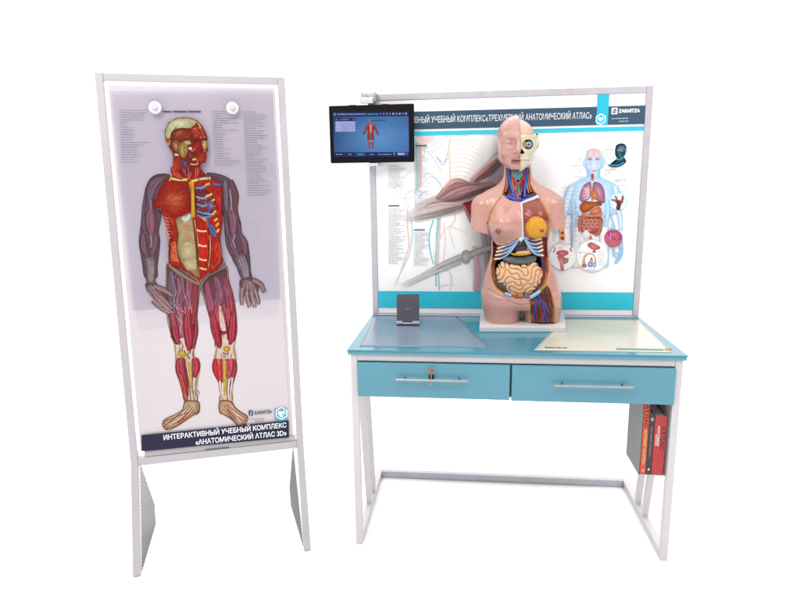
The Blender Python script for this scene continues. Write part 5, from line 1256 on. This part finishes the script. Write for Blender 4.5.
    # ---------------- paint
    def blend(img, msk, col, soft=.28):
        w_ = np.clip(.5 - msk / (2*soft), 0, 1)[..., None]; return img*(1-w_) + np.array(col)[:3]*w_
    sk = np.array([.50, .258, .215]); ochre = np.array([.40, .175, .018]); dred = np.array([.20, .022, .018]); dk = np.array([.05, .008, .012])
    img = np.zeros(PXg.shape + (3,)) + sk
    nzs = labyrinth(PXg.shape, hp, 5, 3, 6)[..., None]
    img = blend(img, chestm, (.235, .035, .022)); img = np.where((chestm < -.3)[..., None], img*(1 + .14*grain[..., None]), img)
    img = blend(img, np.abs(line2(PXg, PZg, FP(Bz(248,238, 200,295, 168,355, 150,425)))) - .75, ochre); img = blend(img, np.abs(line2(PXg, PZg, FP(Bz(492,242, 522,290, 548,345, 570,400, 560,450, 552,530)))) - 1.05, ochre)
    img = blend(img, np.abs(line2(PXg, PZg, FP(Bz(250,238, 310,262, 375,282)))) - .5, (.62, .50, .34))
    img = blend(img, cav, ochre); img = blend(img, cav + 1.9, dred)
    up_ = (PZg > FP(A(320, 270))[0][1])
    img = np.where(((cav < .2) & up_)[..., None], dred*1.05*(1 + .15*nzs), img)
    img = blend(img, deep, dk)
    img = blend(img, neckp, ochre); img = blend(img, neckp + 2.2, (.16, .02, .015)); 
    img = np.where(((neckp < 0) & (PZg < FP(Bz(378, 232))[0][1]))[..., None], np.array([.02, .03, .16]), img)
    img = blend(img, legp, ochre); img = blend(img, legp + 1.9, (.30, .05, .025))
    gl = np.sin((PXg + .25*PZg)*3.2 + 2*np.sin(PZg*.25))
    img = np.where((legp < -1.9)[..., None], img*(1 + .30*gl[..., None]), img)
    img = blend(img, np.hypot(PXg - nx_, PZg - nz_) - 2.6, (.24, .04, .035), .8)
    def paint(V):
        c = np.ones((len(V), 4)); c[:, :3] = sk
        m_ = V[:, 1] < 7
        c[m_, :3] = sample2(img, -54, -1.2, hp, V[m_, 0], V[m_, 2]); return c
    made.append(net_obj('body', carved.astype(np.float32), org, h, PLASTIC, t, paint))
    # ---------------- tubes on the front
    def fronttube(name, pts, r, m_, off=0., flat=None, par=t, n=10, sub=4):
        P = np.array([front(px, py, off[i] if isinstance(off, (list, tuple)) else off) for i, (px, py) in enumerate(pts)])
        k = len(P); T_ = np.linspace(0, k-1, (k-1)*sub+1); Q = []
        for x in T_:
            i = min(int(x), k-2); f = x - i; p0, p1, p2, p3 = P[max(i-1,0)], P[i], P[i+1], P[min(i+2,k-1)]
            Q.append(.5*((2*p1)+(-p0+p2)*f+(2*p0-5*p1+4*p2-p3)*f*f+(-p0+3*p1-3*p2+p3)*f**3))
        rr = list(np.interp(T_, np.arange(k), r)) if isinstance(r, (list, tuple)) else [r]*len(Q)
        o = MB().tube(tworld(np.array(Q)), [x*TS for x in rr], n, flat).build(name, m_, par, smooth=True); o.data.materials[0] = m_
        if par is t: made.append(o)
        return o
    mk = lambda nm, col, r=.32: mat(nm, col, r, coat=.3, vary=.08, vscale=60)
    BONE = mk('bone_ivory', (.62, .57, .42, 1)); CART = mk('cartilage_blue', (.24, .42, .66, 1)); VB = mk('vein_blue', (.008, .042, .34, 1)); AR = mk('artery_red', (.36, .012, .015, 1))
    DKN = mk('nerve_dark', (.02, .03, .03, 1)); PALE = mk('sternum_white', (.60, .57, .56, 1)); TEALM = mk('larynx_teal', (.05, .16, .19, 1)); YEL = mk('nerve_yellow', (.50, .27, .03, 1)); NAV = mk('vein_navy', (.008, .018, .12, 1))
    # ribs: ivory outer end, blue cartilage inner end
    for p in (A(142,188, 200,168, 258,146, 308,112), A(132,216, 188,202, 246,180, 292,142), A(124,244, 178,234, 228,212, 268,176), A(116,274, 160,270, 212,246, 250,205),
              A(492,108, 445,122, 398,116, 354,98), A(497,138, 452,154, 406,148, 364,118), A(501,168, 458,184, 414,178, 376,144), A(505,198, 468,214, 426,206, 388,168), A(508,246, 482,240, 440,232, 400,194)):
        cut = [p[0], ((p[0][0]+p[1][0])/2, (p[0][1]+p[1][1])/2), p[1]] if p[0][0] > 520 else [p[0], ((p[0][0]+p[1][0])/2, (p[0][1]+p[1][1])/2), p[1]]
        r_ = fronttube('rib', cut, [.95, 1.1, 1.0], BONE, 1.5)
        fronttube('cartilage', [cut[-1]] + p[2:], [1.0, .95, .85], CART, 1.5, par=r_)
    # costal margins
    fronttube('costal_margin', A(312,108, 292,150, 264,190, 232,228, 196,256, 160,272), [1.0,1.0,1.0,.9,.8,.7], CART, 1.4)
    fronttube('costal_margin', A(346,95, 372,142, 398,188, 428,222, 462,240, 490,246), [1.0,1.0,1.0,.9,.8,.7], CART, 1.4)
    fronttube('sternum', Bz(374,284, 380,350, 382,430, 386,525), [1.15,.95,.95,1.1], PALE, .55)
    fronttube('clavicle', Bz(376,286, 410,272, 450,258, 484,242), [1.2,1.4,1.5,1.9], PALE, .3)
    fronttube('xiphoid', A(322,95, 326,112, 327,132), [1.6,2.7,1.4], BONE, .8)
    # chest-wall muscle strands between viewer-left ribs come with the body paint; organs follow
    def dome(name, c_px, rx, rz, ry, off, m_, color, lam=0, amp=0, seed=1, hh=.45, poly=None, mod=None):
        c = front(c_px[0], c_px[1]); c = (c[0], c[1] + off, c[2])
        (x, y, z), o_ = grid(c[0]-rx-3, c[0]+rx+3, c[1]-ry-3, c[1]+ry+3, c[2]-rz-3, c[2]+rz+3, hh)
        f = ell(x, y, z, c, (rx, ry, rz))
        if poly is not None:
            x2, z2 = np.broadcast_arrays(x[:,0,:]+0*z[:,0,:], z[:,0,:]+0*x[:,0,:]); f = smax(f, poly2(x2, z2, FP(poly))[:, None, :]*.9, 2.5)
        if lam:
            u = labyrinth((f.shape[0], f.shape[2]), hh, lam, seed); f = f - amp*(np.sqrt(np.abs(u)+.01)*1.6-.8)[:, None, :]
        if mod: f = mod(f, x, y, z, c)
        ob = net_obj(name, f.astype(np.float32), o_, hh, m_, t, color); made.append(ob); return ob
    # bowel: small intestine dome of folds
    dome('small_intestine', A(312,425)[0], 23, 19.5, 12, 8.2, ORGAN, lambda V: np.tile(np.array([.66, .40, .225, 1]), (len(V), 1)), 8.6, 2.0, 0, .42,
         poly=A(140,285, 180,300, 230,322, 310,335, 390,322, 440,290, 475,270, 488,330, 496,400, 480,450, 430,520, 400,560, 330,578, 270,574, 240,550, 225,505, 190,462, 150,445, 140,380))
    dome('large_intestine', A(312,455)[0], 25.5, 18, 9, 8.6, ORGAN, lambda V: np.tile(np.array([.075, .07, .045, 1]), (len(V), 1)), 2.6, .8, 9, .45,
         poly=A(130,420, 200,420, 430,420, 496,400, 494,470, 470,510, 420,545, 300,560, 220,548, 160,510, 132,470))
    dome('transverse_colon', A(316,280)[0], 19, 7, 8, 4.2, ORGAN, lambda V: np.where((np.abs(V[:,2:3] - (front(316*1.0/7.99+480, 225+268/7.99)[2] + .010*(V[:,0:1])**2)) < 1.3), np.array([.045,.05,.05,1]), np.array([.085,.105,.11,1])), 0, 0, 1, .4,
         poly=A(172,268, 205,255, 250,248, 300,258, 350,258, 400,246, 440,238, 462,250, 448,285, 400,312, 330,324, 270,318, 215,300))
    dome('liver', A(330,175)[0], 9.5, 8.5, 6, 4.5, ORGAN, lambda V: np.tile(np.array([.032, .010, .016, 1]), (len(V), 1)), 0, 0, 1, .4, poly=A(318,118, 345,118, 372,165, 405,212, 320,222, 262,218, 290,165))
    dome('stomach_fat', A(325,226)[0], 12.5, 5, 5.5, 3.4, ORGAN, lambda V: np.where(V[:,2:3] > front(*A(325,222)[0])[2], np.array([.58,.34,.20,1]), np.array([.50,.26,.025,1])), 0, 0, 1, .35,
         poly=A(244,222, 280,228, 300,205, 340,190, 372,185, 396,212, 420,232, 380,246, 320,254, 270,248, 246,238))
    fronttube('artery', A(327,190, 330,215, 332,238), .5, AR, -.3)
    fronttube('bile_duct', A(372,180, 385,200, 398,222), .9, mk('salmon_duct', (.5, .22, .14, 1)), .8)
    # bladder-side ligament strips and vessels at the bottom
    fronttube('ligament_strip', A(200,546, 225,556, 250,566), [1.5,1.9,1.5], CART, .2); fronttube('ligament_strip', A(402,580, 440,556, 482,526), [1.7,2.1,1.6], CART, -.2)
    fronttube('vein', A(345,574, 368,580, 396,578), .9, VB, .4); fronttube('artery', A(268,574, 300,582, 340,580), .9, AR, .4)
    for p, m_, r in ((A(500,285, 515,330, 528,360), NAV, .7), (A(490,250, 497,300, 512,345), NAV, .6)): fronttube('vein', p, r, m_, 1.2)
    # breast gland
    g = dome('mammary_gland', Bz(474,450)[0], 9.6, 10.4, 6.2, 1.2, ORGAN, lambda V: np.tile(np.array([.60, .29, .012, 1]), (len(V), 1)), 3.8, .75, 21, .3)
    q = front(*Bz(504,466)[0], -4.6); 
    (x, y, z), o_ = grid(q[0]-4, q[0]+4, q[1]-5, q[1]+5, q[2]-4, q[2]+4, .35)
    ob = net_obj('nipple', smin(ell(x, y, z, q, (2.7, 2.2, 2.0)), ell(x, y, z, (q[0]+.3, q[1]-1.6, q[2]), (1.2, 1.6, 1.1)), 1).astype(np.float32), o_, .35, ORGAN, t, '9c3420'); made.append(ob)
    # neck vessels
    for nm, p, r, m_ in (('vein', Bz(290,52, 298,120, 312,190, 338,262), [1.55,1.6,1.5,1.4], VB), ('artery', Bz(318,70, 322,135, 336,200, 356,266), [1.2,1.35,1.4,1.4], AR), ('vein', Bz(414,52, 408,125, 402,195, 394,250), [1.5,1.6,1.6,1.5], VB),
                         ('artery', Bz(396,60, 388,120, 370,150, 362,200), [1.1,1.3,1.2,1.2], AR), ('nerve', Bz(304,60, 308,120, 322,195), .6, DKN), ('nerve', Bz(402,55, 398,120, 388,215), .6, DKN), ('muscle', Bz(278,90, 282,150, 270,215), [1.4,1.8,1.4], mk('neck_muscle', (.24,.03,.02,1))),
                         ('muscle', Bz(426,90, 424,160, 440,215), [1.4,1.8,1.4], bpy.data.materials['neck_muscle']), ('thyroid', Bz(330,128, 342,150, 352,160, 366,150, 380,130), [1.3,1.7,1.5,1.7,1.3], AR), ('ligament', Bz(332,142, 350,168, 376,140), .5, PALE),
                         ('trachea', Bz(356,165, 358,200, 362,240), [2.0,1.9,1.7], mk('trachea_teal', (.03,.13,.12,1))), ('vein', Bz(352,160, 345,190, 340,220), .7, VB), ('vein', Bz(362,160, 368,190, 372,225), .7, VB),
                         ('vein', Bz(258,242, 300,250, 340,266, 380,270), [1.5,1.7,1.9,1.8], VB), ('vein', Bz(380,270, 420,258, 455,248, 478,240), [1.8,1.6,1.5,1.2], VB), ('vein', Bz(285,236, 320,244, 352,252), 1.2, NAV), ('vein', Bz(398,240, 430,238, 462,232), 1.3, NAV),
                         ('nerve', Bz(265,232, 300,262, 345,272), .55, DKN), ('nerve', Bz(392,262, 430,250, 470,246), .55, DKN), ('artery', Bz(352,230, 358,250, 372,262), 1.5, AR), ('bone_end', Bz(476,240, 486,248, 490,255), [1.2,1.6,1.0], PALE)):
        fronttube(nm, p, r, m_, 2.4 if nm not in ('trachea', 'thyroid', 'ligament', 'bone_end') else 1.6 if nm != 'bone_end' else -.3)
    for nm, p, r, m_ in (('nerve', Bz(312,60, 314,130, 326,205), .4, YEL), ('vein', Bz(330,165, 338,200, 352,235), .5, NAV), ('artery', Bz(384,150, 378,190, 372,240), .6, AR), ('nerve', Bz(345,175, 352,205, 366,232), .4, DKN), ('nerve', Bz(410,90, 412,150, 424,220), .45, YEL),
                         ('ligament', Bz(338,162, 352,176, 368,160), .4, PALE), ('ligament', Bz(336,176, 350,192, 366,178), .4, PALE), ('nerve', Bz(288,120, 290,180, 300,225), .5, DKN), ('nerve', Bz(300,240, 330,252, 352,250), .45, DKN), ('nerve', Bz(405,246, 432,244, 452,240), .45, DKN)):
        fronttube(nm, p, r, m_, 1.6)
    x0, y0, z0 = front(*Bz(350,95)[0], 2.0)
    (x, y, z), o_ = grid(x0-8, x0+8, y0-5, y0+5, z0-9, z0+9, .4)
    f = smax(ell(x, y, z, (x0, y0, z0), (6.4, 3.6, 7.5)), poly2(*np.broadcast_arrays(x[:,0,:]+0*z[:,0,:], z[:,0,:]+0*x[:,0,:]), FP(Bz(314,68, 388,68, 384,105, 362,140, 350,132, 340,140, 316,105)))[:, None, :], 1)
    made.append(net_obj('larynx', f.astype(np.float32), o_, .4, ORGAN, t, '4c7480'))
    # thigh vessels
    for p, m_, r in ((Cz(520,195, 505,245, 498,310, 494,395), VB, [.95,.9,.8,.6]), (Cz(520,200, 548,240, 572,275, 600,330, 612,390), VB, [1.0,1.05,1.0,.8,.6]), (Cz(548,240, 562,300, 572,350, 566,400), VB, [.7,.8,.7,.6]), (Cz(505,260, 488,290, 482,330), VB, [.8,.7,.5]),
                     (Cz(575,140, 560,170, 535,205), DKN, .6), (Cz(590,150, 580,200, 600,260, 625,320), DKN, [.6,.6,.6,.5]), (Cz(600,150, 612,210, 632,290), DKN, .5), (Cz(565,160, 560,210, 585,250, 610,300), DKN, .6), (Cz(530,225, 520,290, 528,340, 520,400), DKN, [.6,.7,.6,.5]),
                     (Cz(510,270, 512,330, 500,395), DKN, .5), (Cz(540,260, 545,320, 540,400), DKN, .6), (Cz(590,290, 590,350, 582,400), DKN, .6), (Cz(620,310, 622,360, 610,398), DKN, .5), (Cz(475,240, 490,220, 520,196), DKN, .5), (Cz(480,270, 476,300, 490,350), DKN, .5),
                     (Cz(535,225, 532,280, 540,340, 545,400), AR, .7), (Cz(588,140, 596,190, 612,250), AR, .6), (Cz(556,250, 575,320, 592,395), AR, .6), (Cz(495,240, 508,300, 512,380), AR, .5)):
        fronttube({VB: 'vein', DKN: 'nerve', AR: 'artery'}[m_], p, r, m_, 1.9)
    # ---------------- head
    zh = lambda px, py, y=-16.: (lambda q_: (q_[0], y, q_[1]))(TL(px, py, y))
    hh = .5
    sx_, _ = TL(519.6, 145, -18)
    def headfield(x, y, z, skin=True):
        f = ell(x, y, z, (TL(518.2,138,2)[0], 3, TL(518,138.5,2)[1]), (21.2, 25.5, 22.3))
        f = smin(f, ell(x, y, z, zh(517.5,151,-6), (15.2, 16.5, 17.5)), 7)
        f = smin(f, ell(x, y, z, zh(518.5,164,-15), (6.8, 6.2, 4.8)), 7)                    # chin
        f = smin(f, cap(x, y, z, zh(504,158,0), zh(517,165.5,-12), 5.5, 5), 6)               # jaw lines
        f = smin(f, cap(x, y, z, zh(530,157.5,0), zh(520,165.5,-12), 4.6, 5), 6)
        if skin:
            f = smin(f, cap(x, y, z, zh(505,137.2,-15.5), zh(517,137,-22), 2.0, 2.6), 5)     # brow
            f = smax(f, -ell(x, y, z, zh(509.6,142.0,-24), (5.8, 5.6, 3.7)), 3)              # socket
            f = smin(f, ell(x, y, z, zh(508.8,142.3,-15.6), (4.4, 4.0, 2.9)), 1.0)             # closed lid
            ln = np.abs(z - (zh(508.6,143.9,-20)[2] + .045*(x - zh(508.6,143,-20)[0])**2)) ; f = f + .55*np.exp(-(ln/.5)**2)*np.exp(-((x - zh(508.6,143,-20)[0])/4.2)**4)*(y < -12)
            f = smin(f, ell(x, y, z, zh(506,151,-12), (5.5, 6.5, 5)), 5)                     # cheek
            f = smin(f, cap(x, y, z, zh(519,138.5,-22), zh(518.6,150.4,-29.5), 1.8, 2.8), 2.4)   # nose
            f = smin(f, ell(x, y, z, zh(514.8,151.6,-24), (2.5, 3, 2.1)), 1.8)               # wing
            f = smax(f, -ell(x, y, z, zh(516.2,153.4,-26.3), (1.1, 1.6, .7)), .6)
            f = smin(f, cap(x, y, z, zh(511.6,160.2,-21), zh(519,159.2,-24.2), 1.0, 1.6), 1.6)  # lips
            f = smin(f, cap(x, y, z, zh(512.6,162.2,-20.6), zh(519,162.7,-23.6), .9, 1.7), 1.6)
            lz = zh(515,160.9,-23)[2]; f = f + .7*np.exp(-((z - lz - .0*x)/.45)**2)*(y < -14)*np.exp(-((x - sx_ + 2)/6.5)**6)
        return f
    (x, y, z), o_ = grid(sx_-26, sx_+3, -34, 32, TL(518,172,-10)[1]-4, TL(518,114,0)[1]+4, hh)
    f = headfield(x, y, z)
    # raised hair-line seam over the forehead
    f = smin(f, ell(x, y, z, zh(500.3,148,3), (2.4, 4.5, 6.5)), 1.5)
    sm_ = line2(*np.broadcast_arrays(x[:,0,:]+0*z[:,0,:], z[:,0,:]+0*x[:,0,:]), [zh(*p)[::2] for p in ((500,146),(500.5,139),(503,133.5),(508,129.8),(514,126.6),(519.5,125))])
    f = f + (.22*np.exp(-(sm_/.6)**2))[:, None, :]*(y < 0)
    f = smax(f, x - sx_, .5); f = smax(f, TL(518,168.6,-14)[1] - 1.2 - z + .22*np.maximum(y+14, 0)*0, 1)
    f = smax(f, -(cap(x, y, z, zh(517.6,176,5), zh(517.6,168,4), 12, 11)), 1.5)
    ear = zh(500.3,148,3); lipz0, lipz1 = zh(515,158.9,-22)[2], zh(515,163.6,-22)[2]
    def facepaint(V):
        c = np.ones((len(V), 4)); c[:, :3] = (.475, .245, .212)
        lip = (V[:,2] < lipz0) & (V[:,2] > lipz1) & (V[:,1] < -18.2) & (V[:,0] > zh(511.4,161,-21)[0]); c[lip, :3] = (.30, .10, .09)
        er = (np.abs(V[:,1]-6) < 9) & (V[:,0] < zh(501.6,147,3)[0]) & (V[:,2] < zh(500,143.5,3)[2]); c[er, :3] = (.25, .11, .07)
        return c
    made.append(net_obj('face_half', f.astype(np.float32), o_, hh, PLASTIC, t, facepaint))
    # skull half
    (x, y, z), o_ = grid(sx_-1, sx_+24, -34, 32, TL(518,172,-10)[1]-2, TL(518,130,0)[1]+2, .45)
    f = headfield(x, y, z, False) + 1.3
    ec = zh(528.2,144.2,-20)
    f = smin(f, cap(x, y, z, zh(520,137.8,-20.5), zh(533.5,138.5,-12), 1.6, 1.8), 3)
    f = smin(f, cap(x, y, z, zh(524,152,-19.5), zh(534.5,149,-7), 2.0, 1.7), 3)
    f = smin(f, cap(x, y, z, zh(519.6,158,-21), zh(526,158.5,-18), 2.2, 2.2), 3)
    x2, z2 = np.broadcast_arrays(x[:,0,:]+0*z[:,0,:], z[:,0,:]+0*x[:,0,:])
    f = smax(f, -(ell(x, y, z, (ec[0], -18, ec[2]), (4.5, 9, 4.1))), 1.2)
    nasal = poly2(x2, z2, [zh(*p)[::2] for p in ((519,149.5),(521,149.8),(523.6,152.6),(523,153.6),(519,153.4))])
    f = smax(f, -smax(nasal[:, None, :], y + 8, .5), .6)
    tz = zh(522,160.2,-20)[2]; f = f + (.8*np.exp(-((z - tz)/.5)**2) + .35*(np.abs(z - tz) < 2.6)*np.exp(-((np.abs(((x - sx_)/1.9) % 1 - .5) - .5)/.16)**2))*(y < -10)*(x < sx_+9)
    cutz = TL(525,134.6,-18)[1]
    f = smax(f, sx_ - .0 - x, .4); f = smax(f, z - cutz, .5)
    f = smax(f, -(cap(x, y, z, zh(517.6,178,5), zh(517.6,169,4), 12, 10)), 1.5)
    def skullpaint(V):
        c = np.ones((len(V), 4)); c[:, :3] = (.56, .50, .33)
        o2 = ((V[:,0]-ec[0])/5.1)**2 + ((V[:,2]-ec[2])/4.6)**2 < 1; c[o2 & (V[:,1] < 0), :3] = (.07, .045, .02)
        nn_ = np.array([nasal.shape]) ; nd = sample2(nasal, o_[0], o_[2], .45, V[:,0], V[:,2]); c[(nd < .35) & (V[:,1] < 0), :3] = (.015, .008, .008)
        te = (np.abs(V[:,2]-tz) < 2.6) & (V[:,1] < -13) & (V[:,0] < sx_+8.5); c[te, :3] = (.60, .57, .47)
        return c
    made.append(net_obj('skull_half', f.astype(np.float32), o_, .45, PLASTIC, t, skullpaint))
    # eyeball
    yb = -16.4; q = (ec[0] + .3, yb, ec[2])
    (x, y, z), o_ = grid(q[0]-5, q[0]+5, q[1]-5, q[1]+5, q[2]-5, q[2]+5, .25)
    f = ell(x, y, z, q, (3.4, 3.4, 3.2))
    def eyepaint(V):
        d_ = np.hypot(V[:,0]-q[0]-.3, V[:,2]-q[2]); c = np.ones((len(V), 4)); c[:, :3] = (.40, .44, .47)
        c[(d_ < 2.2) & (V[:,1] < q[1]), :3] = (.12, .24, .34); c[(d_ < 1.15) & (V[:,1] < q[1]), :3] = (.006, .006, .008); c[(np.hypot(V[:,0]-q[0]+.6, V[:,2]-q[2]-.8) < .5) & (V[:,1] < q[1]), :3] = (.7, .7, .7); return c
    made.append(net_obj('eyeball', f.astype(np.float32), o_, .25, painted('eye_gloss', .1, .5, .02, 50, coat=1), t, eyepaint))
    qa = zh(525.4,144.4,-18.6); o = MB().tube(tworld(np.array([(qa[0]-.5, qa[1], qa[2]+2.6), (qa[0]-1.4, qa[1]-.3, qa[2]), (qa[0]-.5, qa[1], qa[2]-2.6)])), [1.0*TS, 1.4*TS, 1.0*TS], 10).build('eye_muscle', YEL, t, smooth=True); made.append(o)
    # brain half
    bc = zh(519.2,137,2)
    (x, y, z), o_ = grid(sx_-1, sx_+19, -27, 29, cutz-3, cutz+21, .4)
    f = ell(x, y, z, (sx_-.5, 2, bc[2]-.5), (15.6, 22, TL(520,120.2,2)[1] - bc[2] + .8))
    u = labyrinth((f.shape[0], f.shape[2]), .4, 6.5, 21); u2 = labyrinth((f.shape[0], f.shape[1]), .4, 6.5, 22)
    u, u2 = np.sqrt(np.abs(u)+.01)*1.8-.9, np.sqrt(np.abs(u2)+.01)*1.8-.9
    f = f - .45*u[:, None, :]*np.clip(-y/10, 0, 1) - .45*u2[:, :, None]*np.clip(1 + y/10, 0, 1)
    f = smax(f, sx_ + .1 - x, .4); f = smax(f, cutz - .6 - z, .3)
    def brainpaint(V):
        c = np.ones((len(V), 4)); uu = sample2(u, o_[0], o_[2], .4, V[:,0], V[:,2]); k = np.clip((-.30 - uu)/.25, 0, 1)[:, None]*np.clip(.5 + labyrinth((64,), 1, 9, 3) if False else 1, 0, 1)
        c[:, :3] = np.array([.64, .40, .31])*(1-k*.85) + np.array([.50, .07, .05])*k*.85; return c
    made.append(net_obj('brain', f.astype(np.float32), o_, .4, ORGAN, t, brainpaint))
    # ear on the opened side
    ec2 = zh(536.9,140.4,3)
    (x, y, z), o_ = grid(ec2[0]-5, ec2[0]+5, ec2[1]-9, ec2[1]+9, ec2[2]-11, ec2[2]+11, .4)
    f = ell(x, y, z, ec2, (1.9, 5.2, 8.2)); f = smax(f, -ell(x, y, z, (ec2[0]+.6, ec2[1]-3.2, ec2[2]+.5), (1.6, 2.6, 5.0)), 1)
    made.append(net_obj('ear', f.astype(np.float32), o_, .4, PLASTIC, t, lambda V: np.tile(np.array([.34, .17, .09, 1]), (len(V), 1))))
    for o in made: o.location = lift
    return t
make_torso()


# ------------------------------------------------------------------ render settings
scene.view_settings.view_transform = 'Standard'; scene.view_settings.look = 'None'; scene.view_settings.exposure = 0; scene.view_settings.gamma = 1
scene.cycles.max_bounces = 8; scene.cycles.transparent_max_bounces = 48
